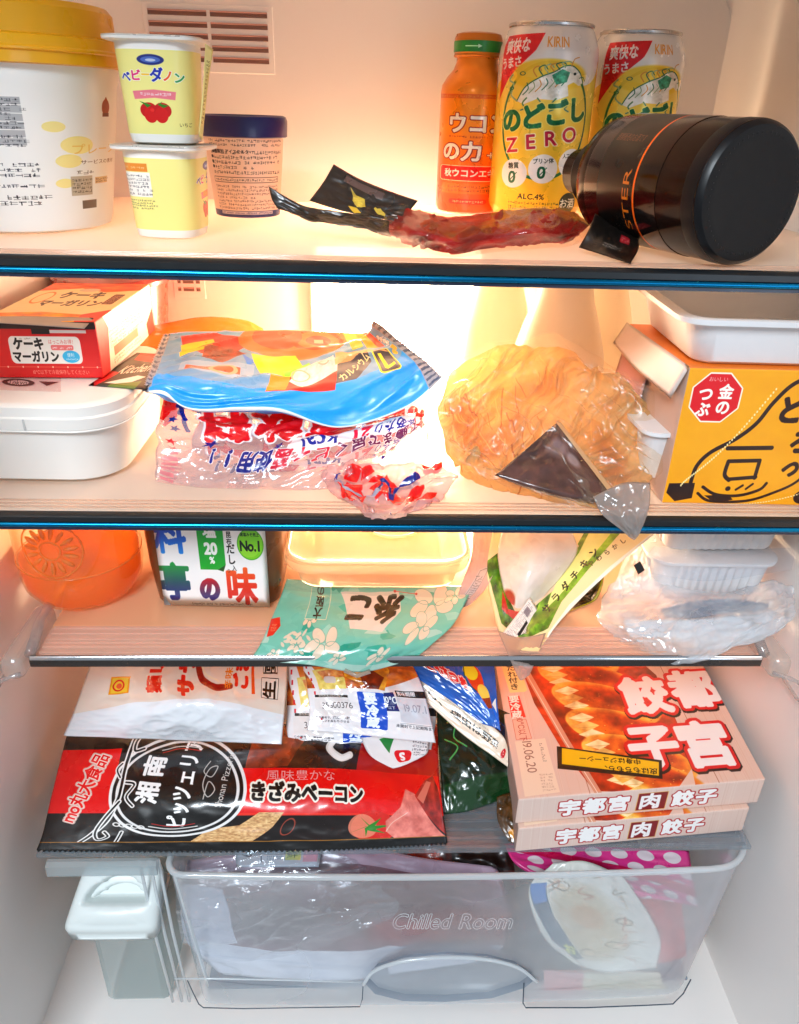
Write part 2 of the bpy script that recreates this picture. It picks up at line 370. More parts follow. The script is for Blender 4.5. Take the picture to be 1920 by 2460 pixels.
def packet(name, root, ctrl, mat, thick=.01, nu=56, nv=36, wr=.001, wf=(7, 7), edge=.5, seed=1, floor=None, zig=None, back=None, ribs=None, open_back=False, cre=None, jag=0):
    """a filled or flat soft wrapper: front sheet through the control points, back sheet at its thickness"""
    G = surf(ctrl, nu, nv); N = normals(G); V = []; B = []; uv = []
    for j in range(nv + 1):
        v = j / nv
        for i in range(nu + 1):
            u = i / nu; e = min(1, 6 * min(u, 1 - u) + .25) * min(1, 6 * min(v, 1 - v) + .25)
            h = wr * (ridged(u, v, wf[0], wf[1], seed) - .6) * e
            if cre:
                ca_, sa_ = math.cos(cre[2]), math.sin(cre[2]); wu = u + .12 * noise.noise(Vector((u * 3, v * 3, seed))); h += cre[3] * (max(0, ridged(wu * ca_ + v * sa_, -wu * sa_ + v * ca_, cre[0], cre[1], seed + 3, 2) - .45) ** 1.3) * e
            if ribs and (u < ribs[0] or u > 1 - ribs[0]): h += ribs[1] * math.sin(u * ribs[2])
            p = G[j, i] + N[j, i] * h
            if jag: p = p + np.array(noise.noise_vector(Vector((u * 5 + seed, v * 5, seed * .3)))) * jag + np.array(noise.noise_vector(Vector((u * 16 + seed, v * 16, seed * .7)))) * jag * .35
            if zig:
                if zig[0] == 'bottom' and j == nv: p = p + (G[nv, i] - G[nv - 1, i]) / (1e-9 + np.linalg.norm(G[nv, i] - G[nv - 1, i])) * (zig[1] * (i % 2))
                if zig[0] == 'sides' and i in (0, nu): q = G[j, i] - G[j, 1 if i == 0 else nu - 1]; p = p + q / (1e-9 + np.linalg.norm(q)) * (zig[1] * (j % 2))
            th = thick * (math.sin(PI * min(max(u, 0), 1)) * math.sin(PI * v)) ** edge if 0 < u < 1 and 0 < v < 1 else 0
            q = p - N[j, i] * (th + 4e-4 * (0 < i < nu and 0 < j < nv))
            if floor is not None: p[2] = max(p[2], floor + .0006); q[2] = max(q[2], floor + .0003)
            V.append(p); B.append(q); uv.append((u, 1 - v))
    n1 = (nu + 1) * (nv + 1)
    if open_back: return obj(name, V, gridfaces(nu, nv), mat, root, uv)
    F = gridfaces(nu, nv) + gridfaces(nu, nv, n1, True)
    fm = [0] * (nu * nv) + [1 if back else 0] * (nu * nv)
    return obj(name, V + B, F, mat, root, uv + uv, mats=[mat, back] if back else [mat], fm=fm, merge=2e-6)
def lathe(name, root, base, prof, mat, seg=56, axis=(0, 0, 1), face=None, vs=None, cap=True, um=1.0, sq=None, rot=0, smooth=True, sharp=35):
    """prof: (radius, height) pairs; face: direction that u=.5 looks to; sq: squareness exponent for squarish cups"""
    ax = Vector(axis).normalized(); f = Vector(face if face is not None else tuple(CAM - np.array(base)))
    f = (f - ax * f.dot(ax)).normalized(); s = ax.cross(f)   # u grows to the viewer's right
    V = []; uv = []; n = len(prof); tot = [0]
    for k in range(1, n): tot.append(tot[-1] + math.hypot(prof[k][0] - prof[k - 1][0], prof[k][1] - prof[k - 1][1]))
    for k, (r, h) in enumerate(prof):
        for i in range(seg + 1):
            a = (i / seg - .5) * 2 * PI; rr = r
            if sq:
                aa = a + rot; c, sn = abs(math.cos(aa)), abs(math.sin(aa)); rr = r / ((c ** sq + sn ** sq) ** (1 / sq))
            p = Vector(base) + ax * h + (f * math.cos(a) + s * math.sin(a)) * rr
            V.append(tuple(p)); uv.append(((i / seg - .5) * um + .5, (vs[k] if vs else tot[k] / tot[-1])))
    F = []
    for k in range(n - 1):
        for i in range(seg):
            a = k * (seg + 1) + i; F.append((a, a + 1, a + seg + 2, a + seg + 1))
    if cap:
        if prof[0][0] > 1e-5: F.append(tuple(range(seg - 1, -1, -1)))
        if prof[-1][0] > 1e-5: F.append(tuple((n - 1) * (seg + 1) + i for i in range(seg)))
    return obj(name, V, F, mat, root, uv, sharp=sharp, merge=1e-7, smooth=smooth)
def rrect(hx_, hy_, r, n=6):
    pts = []
    for cx, cy, a0 in ((hx_ - r, hy_ - r, 0), (-hx_ + r, hy_ - r, 90), (-hx_ + r, -hy_ + r, 180), (hx_ - r, -hy_ + r, 270)):
        for q in range(n + 1): a = math.radians(a0 + q * 90 / n); pts.append((cx + r * math.cos(a), cy + r * math.sin(a)))
    return pts
def tub(name, root, cx, cy, rings, mat, rot=0, cap=True, sub=6, rib=None, uvtop=False, M=None, sharp=40):
    """rings: (z, half width, half depth, corner radius)"""
    V = []; ca, sa = math.cos(rot), math.sin(rot); uv = []; m = 0
    for (z, a, b, r) in rings:
        pts = rrect(a, b, r, sub)
        if rib:                              # fluted side walls, resampled evenly
            P2 = []; q = pts + [pts[0]]
            for (x0, y0), (x1, y1) in zip(q[:-1], q[1:]):
                k = max(1, int(math.hypot(x1 - x0, y1 - y0) / .0012))
                k = 40 if k > 12 else 1
                for t in range(k): P2.append((x0 + (x1 - x0) * t / k, y0 + (y1 - y0) * t / k, math.sin(t * PI / 2 + .3) if k > 1 else 0))
            pts = [(x * (1 + rib / a * s), y * (1 + rib / b * s)) for x, y, s in P2]
        m = len(pts)
        for x, y in pts:
            p = Vector((cx + x * ca - y * sa, cy + x * sa + y * ca, z))
            if M: p = M @ p
            V.append(tuple(p)); uv.append((.5 + x / (2 * rings[-1][1]), .5 + y / (2 * rings[-1][2])))
    F = []
    for k in range(len(rings) - 1):
        for i in range(m): a = k * m + i; b = k * m + (i + 1) % m; F.append((a, b, b + m, a + m))
    if cap: F.append(tuple(range(m - 1, -1, -1))); F.append(tuple((len(rings) - 1) * m + i for i in range(m)))
    return obj(name, V, F, mat, root, uv, sharp=sharp)
def carton(name, root, O, X, Y, Z, mats, bev=.0008, warp=0, seed=0):
    """box from a corner and three edge vectors; mats: dict of face name -> material"""
    O, X, Y, Z = (np.array(a, float) for a in (O, X, Y, Z))
    c = [O, O + X, O + X + Y, O + Y, O + Z, O + X + Z, O + X + Y + Z, O + Y + Z]
    F = [('front', (0, 1, 5, 4)), ('right', (1, 2, 6, 5)), ('back', (2, 3, 7, 6)), ('left', (3, 0, 4, 7)), ('top', (4, 5, 6, 7)), ('bottom', (3, 2, 1, 0))]
    ml = []; fm = []
    for n_, _ in F:
        m = mats.get(n_, mats['*'])
        if m not in ml: ml.append(m)
        fm.append(ml.index(m))
    uv = [q for _ in F for q in ((0, 0), (1, 0), (1, 1), (0, 1))]
    o = obj(name, c, [f for _, f in F], None, root, uv, smooth=False, mats=ml, fm=fm)
    if bev:
        md = o.modifiers.new('edge', 'BEVEL'); md.width = bev; md.segments = 2; md.limit_method = 'ANGLE'
    return o
def bbox(name, root, x0, x1, y0, y1, z0, z1, mat, bev=.0006):
    return carton(name, root, (x0, y0, z0), (x1 - x0, 0, 0), (0, y1 - y0, 0), (0, 0, z1 - z0), {'*': mat}, bev)
def extr(name, root, prof, x0, x1, mat, sharp=40, axis='x'):
    """cross-section (y, z) swept along x"""
    n = len(prof); V = [(x0, y, z) for y, z in prof] + [(x1, y, z) for y, z in prof]
    F = [(i, (i + 1) % n, n + (i + 1) % n, n + i) for i in range(n)] + [tuple(range(n - 1, -1, -1)), tuple(range(n, 2 * n))]
    return obj(name, V, F, mat, root, sharp=sharp)
def tube(name, root, pts, r, mat, seg=8, closed=False, flat=1.0):
    P = [Vector(tuple(p)) for p in pts]; n = len(P); V = []; up = Vector((0.13, 0.2, 1)).normalized()
    for i, p in enumerate(P):
        a = P[(i - 1) % n] if closed or i > 0 else p; b = P[(i + 1) % n] if closed or i < n - 1 else p
        d = (b - a).normalized(); s = d.cross(up).normalized(); t = s.cross(d)
        rr = r[i] if isinstance(r, (list, tuple)) else r
        for k in range(seg): q = 2 * PI * k / seg; V.append(tuple(p + s * math.cos(q) * rr + t * math.sin(q) * rr * flat))
    F = []
    for i in range(n if closed else n - 1):
        for k in range(seg): a = i * seg + k; b = i * seg + (k + 1) % seg; j = ((i + 1) % n) * seg; F.append((a, b, j + (k + 1) % seg, j + k))
    if not closed: F += [tuple(range(seg - 1, -1, -1)), tuple((n - 1) * seg + k for k in range(seg))]
    return obj(name, V, F, mat, root)
def arc(cx, cy, r, a0, a1, n): return [(cx + r * math.cos(math.radians(a0 + (a1 - a0) * i / n)), cy + r * math.sin(math.radians(a0 + (a1 - a0) * i / n))) for i in range(n + 1)]
# ================================================================== the refrigerator
liner_m = solid('liner plastic', 'e9e4e0', .38, bump=.04, bs=300, bd=.0005, var=.03, vs=6)
fr = thing('refrigerator', 'white refrigerator compartment with rounded corners that holds all the food', 'refrigerator', (0, .1, ZF))
# liner: U-shaped in plan, with rounded back corners
def liner():
    R = .045; pl = [(-WX, -.13)] + [(-WX, y) for y in np.linspace(-.05, WY - R - .01, 6)]
    pl += [(-WX + R - R * math.cos(math.radians(a)), WY - R + R * math.sin(math.radians(a))) for a in range(0, 91, 10)]
    pl += [(x, WY) for x in np.linspace(-WX + R + .02, WX - R - .02, 8)]
    pl += [(WX - R + R * math.cos(math.radians(a)), WY - R + R * math.sin(math.radians(a))) for a in range(90, -1, -10)]
    pl += [(WX, y) for y in np.linspace(WY - R - .01, -.05, 6)] + [(WX, -.13)]
    zs = [ZF] + list(np.linspace(ZF + .05, .46, 14)); V = []; n = len(pl)
    for z in zs:
        for x, y in pl: V.append((x, y, z))
    F = [(k * n + i, k * n + i + 1, (k + 1) * n + i + 1, (k + 1) * n + i) for k in range(len(zs) - 1) for i in range(n - 1)]
    obj('inner_wall', V, F, liner_m, fr)
    bbox('ceiling_panel', fr, -WX - .01, WX + .01, -.13, WY + .01, .46, .47, liner_m)
    bbox('floor_panel', fr, -WX - .01, WX + .01, -.16, WY + .01, ZF - .01, ZF, liner_m)
liner()
# raised back panel with rounded outline
bp = [(x, z) for x, z in rrect(.235, .36, .04, 8)]
def plate(name, root, pts, y0, y1, mat):
    n = len(pts); V = [(x, y0, z) for x, z in pts] + [(x, y1, z) for x, z in pts]
    F = [tuple(range(n)), tuple(range(2 * n - 1, n - 1, -1))] + [(i, n + i, n + (i + 1) % n, (i + 1) % n) for i in range(n)]
    o = obj(name, V, F, mat, root, sharp=40); md = o.modifiers.new('edge', 'BEVEL'); md.width = .002; md.segments = 3; md.limit_method = 'ANGLE'; return o
plate('back_panel', fr, [(x * 1.085, z + .04) for x, z in bp], WY - .006, WY - .0005, liner_m)
slot_m = solid('painted slot shade', '6a4a44', .7); slat_m = solid('vent slat plastic', 'b98a80', .5)  # dark blocks put the shade of open vent slots into colour
def vents(x0, x1, zt, zb, rows, split, tilt=.0):
    vp = bbox('air_vent', fr, x0 - .004, x1 + .004, WY - .0068, WY - .004, zb - .004, zt + .003, liner_m, .0004)
    hgt = (zt - zb) / rows
    for r in range(rows):
        z = zt - r * hgt
        for a, b in split:
            bbox('vent_slot', vp, x0 + (x1 - x0) * a, x0 + (x1 - x0) * b, WY - .0074, WY - .0066, z - hgt * .62, z - hgt * .12, slot_m, .0002)
            bbox('slat', vp, x0 + (x1 - x0) * a, x0 + (x1 - x0) * b, WY - .0079, WY - .0073, z - hgt * .26, z - hgt * .12, slat_m, .0001)
vents(-.1900, -.1020, .3700, .3330, 5, ((0, .49), (.52, 1)))
vents(-.1885, -.1695, .1745, .1615, 2, ((0, .14), (.24, .72), (.82, 1)))
for s in (-1, 1):
    tube('wall_seam', fr, [(s * (WX - .0002), y_, .418) for y_ in np.linspace(-.12, WY - .05, 6)], .0006, liner_m, 6)
    for z_ in (.215, .075):
        tube('shelf_groove', fr, [(s * (WX - .0004), y_, z_) for y_ in np.linspace(-.12, WY - .05, 6)], .0011, liner_m, 6)
# lamp behind a ribbed cover on the back wall
lamp_m = glow('lamp cover light', (1.0, .70, .44), 64.0)
rim_m = solid('lamp rim plastic', 'efe6da', .4)
lx0, lx1, lz0, lz1 = -.068, .092, .012, .205
bbox('lamp_housing', fr, lx0 - .007, lx1 + .007, WY - .016, WY - .0055, lz0 - .006, lz1 + .006, rim_m, .003)
bbox('lamp_cover', fr, lx0, lx1, WY - .0215, WY - .0165, lz0, lz1, lamp_m, .002)
# shelf rests on the side walls
for s in (-1, 1):
    for z in (Z1 - .007, Z2 - .007):
        a, b = sorted((s * (WX - .0005), s * (WX - .013)))
        bbox('shelf_ledge', fr, a, b, -.01, .27, z - .008, z - .0012, liner_m, .002)

# ================================================================== shelves
def frosted(name, c, tr, haze):
    t = NT(name); p = t.n('ShaderNodeBsdfPrincipled'); p.inputs['Base Color'].default_value = L(c)
    p.inputs['Roughness'].default_value = .22; p.inputs['Coat Weight'].default_value = .4; p.inputs['Coat Roughness'].default_value = .06
    tl = t.n('ShaderNodeBsdfTranslucent'); tl.inputs[0].default_value = L(c); tp = t.n('ShaderNodeBsdfTransparent')
    m = t.n('ShaderNodeMixShader'); m.inputs[0].default_value = tr; t.l(p.outputs[0], m.inputs[1]); t.l(tl.outputs[0], m.inputs[2])
    m2 = t.n('ShaderNodeMixShader'); m2.inputs[0].default_value = haze; t.l(m.outputs[0], m2.inputs[1]); t.l(tp.outputs[0], m2.inputs[2])
    t.l(m2.outputs[0], t.out.inputs[0]); return t.m
shelf_m = frosted('frosted shelf glass', 'f8ecdf', .52, .10)
black_m = solid('black trim', '101418', .35, coat=.2, var=.3, vs=40)
blue_m = solid('blue reflection edge', '1680b4', .25, metal=1, var=.12, vs=9, bump=.02, bs=20, aniso=(1, 30, 30))  # blue reflection from the room is put into the metal colour
navy_m = solid('navy trim', '0a1a33', .3, coat=.3)
rib_m = clear('ribbed shelf strip', 'f4e6dc', .1, .35, 'f2dccb')
def big_shelf(z, label):
    s = thing('glass_shelf', label, 'shelf', (0, 0, z), 'glass shelves with blue front edges')
    bbox('glass_panel', s, -WX + .002, WX - .002, .0045, .268, z - .005, z, shelf_m, .001)
    extr('black_trim', s, [(.0042, z - .0002), (.0035, z + .0006), (.0006, z + .0002), (-.0008, z - .0012), (-.0008, z - .0042), (.0042, z - .0046)], -WX + .002, WX - .002, black_m)
    extr('blue_edge', s, [(.004, z - .0047), (-.0006, z - .0044)] + [(-.0006 - .0016 * math.sin(a), z - .0060 + .0016 * math.cos(a)) for a in np.linspace(.15, PI - .15, 9)] + [(.004, z - .0077)], -WX + .002, WX - .002, blue_m, sharp=60)
    extr('lower_trim', s, [(.0042, z - .0078), (-.0004, z - .0078), (-.0006, z - .0094), (.0042, z - .0100)], -WX + .002, WX - .002, navy_m)
    for k in range(3):
        bbox('rib', s, -WX + .004, WX - .004, .0085 + k * .0042, .0100 + k * .0042, z - .0002, z + .0007, rib_m, .0003)
    return s
big_shelf(Z1, 'top glass shelf with front edge painted with a blue reflection, under the cups and cans')
big_shelf(Z2, 'middle glass shelf with front edge painted with a blue reflection, above the orange jar and miso tub')
steel_m = solid('brushed steel trim', '5e5652', .25, metal=.9, var=.2, vs=14, bump=.05, bs=40, aniso=(1, 60, 60))
s3 = thing('narrow_shelf', 'lower shelf with silver front rail and clear ribbed lip, under the miso tub', 'shelf', (0, 0, 0))
shelf3_m = frosted('warm frosted shelf', 'f4c69e', .45, .10)  # warm tint puts the lamp's orange light into the shelf colour
bbox('glass_panel', s3, -.232, .230, .032, .268, -.005, 0, shelf3_m, .001)
lip_m = clear('clear ribbed lip', 'fff4ee', .12, .62, 'f6d6c4')
bbox('lip_panel', s3, -.232, .230, .0012, .0315, -.0050, -.0006, lip_m, .0005)
for k, yy in enumerate((.004, .0095, .0135, .0175, .0235, .029)):
    bbox('rib', s3, -.230, .228, yy, yy + (.0026 if k % 2 else .0014), -.0008, .0007, lip_m, .0004)
extr('front_rail', s3, [(.001, .0006), (-.0005, .0012), (-.0022, .0006), (-.0028, -.0008), (-.0026, -.0056), (.001, -.0062)], -.2335, .2315, steel_m)
extr('rail_highlight', s3, [(-.0008, .0011), (-.0018, .0020), (-.0028, .0010), (-.0030, -.0002), (-.0024, .0002)], -.2330, .2310, solid('rail highlight steel', 'e6e6ea', .12, metal=1))  # pale strip paints the bright highlight along the rail's top
cl_m = clear('clear bracket plastic', 'e8eaec', .1, .22, 'f4ece8', fmul=1.6)
for s in (-1, 1):
    x0 = s * .2335
    pts = [(x0 + s * dx, y, z) for dx, y, z in ((0, .0, .002), (.004, .03, .006), (.004, .10, .008), (.004, .2, .009))]
    tube('side_rail', s3, pts, .0035, cl_m)
    x1_, x2_ = sorted((s * .2365, s * .2510))
    k_ = bbox('end_bracket', s3, x1_, x2_, -.008, .055, -.014, .0035, clear('bracket plastic', 'f2efec', .15, .45, 'eee2da', fmul=1.5), .0062)
    k_.modifiers[0].segments = 5
    tube('bracket_bead', s3, [(s * (.2372 + .022 * q), -.0088 - .003 * math.sin(q * PI), -.006 - .010 * q * q) for q in np.linspace(0, 1, 10)], .0014, cl_m)
    tube('wall_hook', s3, [(s * .2680, .04, -.034), (s * .2668, .02, -.036), (s * .2660, .0, -.036), (s * .2662, -.012, -.030), (s * .2670, -.020, -.020)], .0012, cl_m)

# ================================================================== chilled drawer, its lid and the water tank
lid_m = clear('drawer cover plastic', 'dfe6ea', .1, .16, 'dfe4ea', fmul=1.3)
cv = thing('drawer_cover', 'clear ribbed plastic cover over the chilled drawer, under the bacon pack and dumpling boxes', 'shelf', (0, 0, Z4))
bbox('cover_panel', cv, -.250, .252, -.0245, .268, Z4 - .004, Z4 - .0006, lid_m, .0008)
for k in range(9):
    bbox('rib', cv, -.246, .248, -.0235 + k * .0075, -.021 + k * .0075, Z4 - .0008, Z4 + .0003, lid_m, .0005)
ck = clear('cover rim plastic', 'e4ecee', .08, .3, 'eef4f6', fmul=2)
extr('front_rim', cv, [(-.028, Z4 - .0002), (-.031, Z4 + .0004), (-.034, Z4 - .0015), (-.0345, Z4 - .010), (-.033, Z4 - .0105), (-.028, Z4 - .004)], -.240, -.166, ck)
DZ0, DZ1, DX0, DX1 = -.318, -.158, -.160, .253
def drawer_path(inset=0):
    r = .030; pts = [(DX0 + inset, .22), (DX0 + inset, .1), (DX0 + inset, .0 - .012)]
    pts += [(DX0 + inset + .012 - .012 * math.cos(a), -.024 - .012 * math.sin(a) + .0) for a in np.linspace(.2, PI / 2, 5)]
    pts += [(x, -.036 - .004 * (1 - ((x - .045) / .19) ** 2)) for x in np.linspace(DX0 + .02, DX1 - .035, 14)]
    pts += [(DX1 - inset - r + r * math.sin(a), -.036 + r - r * math.cos(a)) for a in np.linspace(.15, PI / 2, 8)]
    pts += [(DX1 - inset, .1), (DX1 - inset, .22)]
    return pts
dr = thing('chilled_drawer', 'clear plastic drawer with embossed Chilled Room script and arched grip at the bottom', 'drawer', (.045, .05, DZ0))
wall_m = clear('drawer wall plastic', 'f2f5f8', .07, .32, 'f2f6fa', fmul=1.4, bump=.05, bs=12, hazevar=5)
pp = drawer_path(); n = len(pp); V = []
zr = [DZ1, DZ1 - .01, DZ1 - .05, DZ1 - .1, DZ0 + .02, DZ0 + .004, DZ0]
for k, z in enumerate(zr):
    t = (DZ1 - z) / (DZ1 - DZ0)
    for x, y in pp: V.append((x + (.045 - x) * .035 * t, y + (.006 * t if y < .0 else 0), z))
F = [(k * n + i, k * n + i + 1, (k + 1) * n + i + 1, (k + 1) * n + i) for k in range(len(zr) - 1) for i in range(n - 1)]
obj('drawer_wall', V, F, wall_m, dr)
bbox('drawer_bottom', dr, DX0 + .012, DX1 - .012, -.020, .22, DZ0 + .001, DZ0 + .004, clear('drawer floor plastic', 'c8d6e0', .1, .35, 'b8c6d2'), .001)
edge_m = clear('drawer edge plastic', 'f2f6f8', .06, .6, 'f4f8fa', fmul=2.5)
dark_m = clear('drawer seam plastic', '8a96a2', .1, .5, '6e7e8e')
tube('top_rim', dr, [(x, y, DZ1) for x, y in pp[2:-2]], .0022, edge_m, 8)
tube('side_edge', dr, [(DX1 + .0015 + (.045 - DX1) * .035 * t + .004 * math.sin(t * 3), -.002 + .004 * t, DZ1 + .004 - .163 * t) for t in np.linspace(0, 1.0, 14)], [.0022 + .0006 * math.sin(3 * t) for t in np.linspace(0, 1, 14)], edge_m)  # whitish tube paints the white highlight of the drawer's side flange
tube('side_edge', dr, [(DX0 + .005 + .013 * t, -.033 + .004 * t, DZ1 - .16 * t) for t in np.linspace(0, .85, 8)], .0014, edge_m)
for xs in ((DX0 - .006), (DX0 - .012), (DX0 - .019)):
    tube('guide_rail', dr, [(xs, -.028, DZ1 + .006), (xs + .002, -.03, DZ1 - .07), (xs + .006, -.03, DZ0 + .004)], .0011, edge_m, 6)
def on_front(px, py): return Yp(px, py, -.0405)
def seam(pts, r=.0004, m=None): tube('moulded_seam', dr, [on_front(*p) for p in pts], r, m or dark_m, 6)
seam([(400, 2092), (412, 2118), (424, 2142), (434, 2150), (520, 2152), (640, 2150), (768, 2148), (773, 2132), (775, 2098)])
seam([(1118, 2098), (1116, 2140), (1122, 2150), (1250, 2150), (1400, 2144), (1436, 2142), (1458, 2120), (1474, 2090)], .0005)
seam([(372, 2088), (450, 2088), (600, 2091), (775, 2096)], .0006, edge_m)
# arched grip
ga = [(775, 2098), (800, 2068), (860, 2048), (950, 2040), (1040, 2045), (1105, 2062), (1145, 2092), (1120, 2112), (1050, 2134), (950, 2142), (860, 2140), (800, 2125)]
tube('grip_edge', dr, [_cr(np.array([on_front(*p) + np.array([0, -.001, 0]) for p in ga[:7]]), t) for t in np.linspace(0, 1, 28)], .0013, edge_m, 8)
G0 = [on_front(*p) for p in ga]; c0 = sum(G0) / len(G0); Vg = []; Fg = []
for k, sc_ in enumerate((1.0, .93, .75, .4, .02)):
    for p in G0: q = c0 + (p - c0) * sc_; q[1] += (0, .006, .014, .019, .020)[k] + .0015; Vg.append(q)
for k in range(4):
    for i in range(12): a = k * 12 + i; b = k * 12 + (i + 1) % 12; Fg.append((a, b, b + 12, a + 12))
obj('grip_recess', Vg, Fg, clear('grip plastic', 'c2ccd6', .18, .62, 'a6b0bc', fmul=1.5), dr)
# embossed script on the front
ec = Canvas(900, 200, 'ffffff', 0.0)
ec.text('Chilled Room', 450, 100, 120, 'f4f6f8', hollow=2.4, shear=.35, sx=1.15, al=.6)
es = [[on_front(x, y) + np.array([0, -.0012, 0]) for x in (820, 920, 1020, 1120)] for y in (1925, 1962, 2000)]
packet('embossed_script', dr, es, printed('chilled room emboss', ec, .2, 0, 0, film='cut'), 0, 30, 8, wr=0, open_back=True)

wt_m = solid('white tank plastic', 'e4eae8', .35, trans=.15, var=.03)
wt = thing('water_tank', 'white water tank with recessed grip in its lid, left of the chilled drawer', 'water tank', (-.215, .05, ZF))
TL, TR, BR, BL = Zp(184, 1838, -.176), Zp(350, 1836, -.176), Zp(334, 1990, -.212), Zp(131, 1992, -.212)
nu_, nv_ = 40, 40; Gt = surf([[TL, TR], [BL, BR]], nu_, nv_); Nn = normals(Gt)
Vt = []
for j in range(nv_ + 1):
    for i in range(nu_ + 1):
        u, v = i / nu_ * 2 - 1, j / nv_ * 2 - 1
        # squircle the outline a little, raise the rim, sink an arched grip
        k = 8; s_ = max(abs(u), abs(v)); q = (abs(u) ** k + abs(v) ** k) ** (1 / k); f = s_ / q if q > 0 else 1
        uu, vv = (u * f + 1) / 2, (v * f + 1) / 2
        p = (TL * (1 - uu) + TR * uu) * (1 - vv) + (BL * (1 - uu) + BR * uu) * vv
        h = .0
        e = max(abs(u) ** 3, abs(v) ** 3); h += .004 * (1 - e ** 4)
        a = (u / .76) ** 2 + ((v - .16) / .80) ** 2
        if v < .18 and a < 1: h -= .016 * min(1, (1 - a) * 3) * min(1, (.18 - v) * 9)
        if v >= .18: h += .003 * max(0, 1 - ((v - .45) / .3) ** 2) * max(0, 1 - u * u)
        Vt.append(p + Nn[j, i] * h)
Bt = [p - np.array([0, 0, 1]) * .010 - Nn[0, 0] * .004 for p in Vt]; n1 = len(Vt)
Ft = gridfaces(nu_, nv_) + gridfaces(nu_, nv_, n1, True)
ring = [i for i in range(nu_ + 1)] + [(j + 1) * (nu_ + 1) - 1 for j in range(1, nv_ + 1)] + [nv_ * (nu_ + 1) + i for i in range(nu_ - 1, -1, -1)] + [j * (nu_ + 1) for j in range(nv_ - 1, 0, -1)]
for a, b in zip(ring, ring[1:] + ring[:1]): Ft.append((a, b, b + n1, a + n1))
obj('tank_lid', Vt + Bt, Ft, wt_m, wt)
tb = Zp(160, 2000, -.222); tc_ = Zp(330, 2000, -.222)
bbox('tank_body', wt, tb[0] + .004, tc_[0] - .002, tb[1] + .012, .2, ZF + .002, -.226, clear('tank body plastic', 'eaf0f0', .2, .32, 'dce6e6'), .006)
bbox('lid_rim', wt, tb[0], tc_[0], tb[1] + .001, tb[1] + .05, -.2235, -.219, wt_m, .0015)
# ================================================================== things on the top shelf
white_p = solid('white pot plastic', 'ece9e4', .35, coat=.1, trans=.12, var=.03)
A = np.array
# --- big yogurt tub, half out of view
c = Canvas(1400, 700, 'ecebe8')
for x, y, r in ((775, 250, 26), (805, 400, 34), (790, 500, 24), (830, 330, 44), (560, 560, 30)): c.ell(x, y, r, r * .9, 'f1d27a', .75)
for k in range(6): c.rect(560, 130 + k * 34, 715, 160 + k * 34, '8b8d92', .75); c.rect(618, 134 + k * 34, 650, 156 + k * 34, 'f4f4f4')
c.micro(565, 132, 712, 340, 11, '33353d', .7, 3); c.micro(560, 100, 660, 120, 1, '222a44', .9, 4)
c.micro(500, 400, 730, 520, 5, '1d2338', .9, 5); c.micro(500, 545, 745, 600, 2, '1a1c26', .95, 6)
c.text('プレーン', 895, 350, 52, 'd9a45c', al=.8, sx=.8); c.text('サービスの素材', 905, 408, 22, '4a2a1c', sx=.9)
c.ell(925, 165, 17, 36, '8a4f22'); c.poly([(915, 140), (925, 118), (936, 140)], '8a4f22'); c.rect(911, 190, 940, 206, '6a3616')
c.rect(805, 470, 870, 560, '9a8f80', .8); c.micro(805, 440, 870, 466, 1, '3a2a20', .9, 7); c.micro(808, 480, 866, 550, 4, '3b3128', .8, 8); c.rect(835, 585, 885, 625, '55463a', .8)
c.rect(880, 480, 935, 510, 'b5895a', .7); c.micro(882, 484, 933, 508, 2, '55351c', .8, 9)
tub_c = (-.2265, .108)
t = thing('yogurt_tub', 'large white plain yogurt tub with yellow lid at the left end of the top shelf', 'tub', (tub_c[0], tub_c[1], Z1))
lathe('tub_body', t, (tub_c[0], tub_c[1], Z1 + .0004), [(.040, 0), (.0445, .0015), (.046, .006), (.0575, .074), (.0590, .0775), (.0590, .084), (.0600, .085), (.0600, .088)],
      printed('yogurt tub print', c, .35, .1, .03, 20, trans=.14), vs=[0, .01, .03, .9, .93, .97, .98, 1], seg=80)
ylid = solid('yellow lid plastic', 'f8bc14', .3, coat=.3, trans=.35, var=.08)
ld = lathe('lid', t, (tub_c[0], tub_c[1], Z1 + .0875), [(.0605, -.005), (.0635, -.0045), (.0640, .004), (.0632, .0075), (.0600, .0085), (.0595, .0205), (.0570, .0235), (.052, .024), (.050, .0215), (0, .021)], ylid, 80)
lathe('lid_groove', ld, (tub_c[0], tub_c[1], Z1 + .0875), [(.0641, .0005), (.0650, .0012), (.0650, .0022), (.0641, .003)], ylid, 80, cap=False)
for a in (-1.45, -.95, -.45):
    d = A([math.sin(a + .6), -math.cos(a + .6), 0]); p = A([tub_c[0], tub_c[1], Z1 + .1015]) + d * .0598
    tube('lid_boss', ld, [p - d * .001 + A([-d[1], d[0], 0]) * .007 * q + A([0, 0, .004 * (1 - q * q)]) for q in np.linspace(-1, 1, 7)], .0012, ylid, 6)

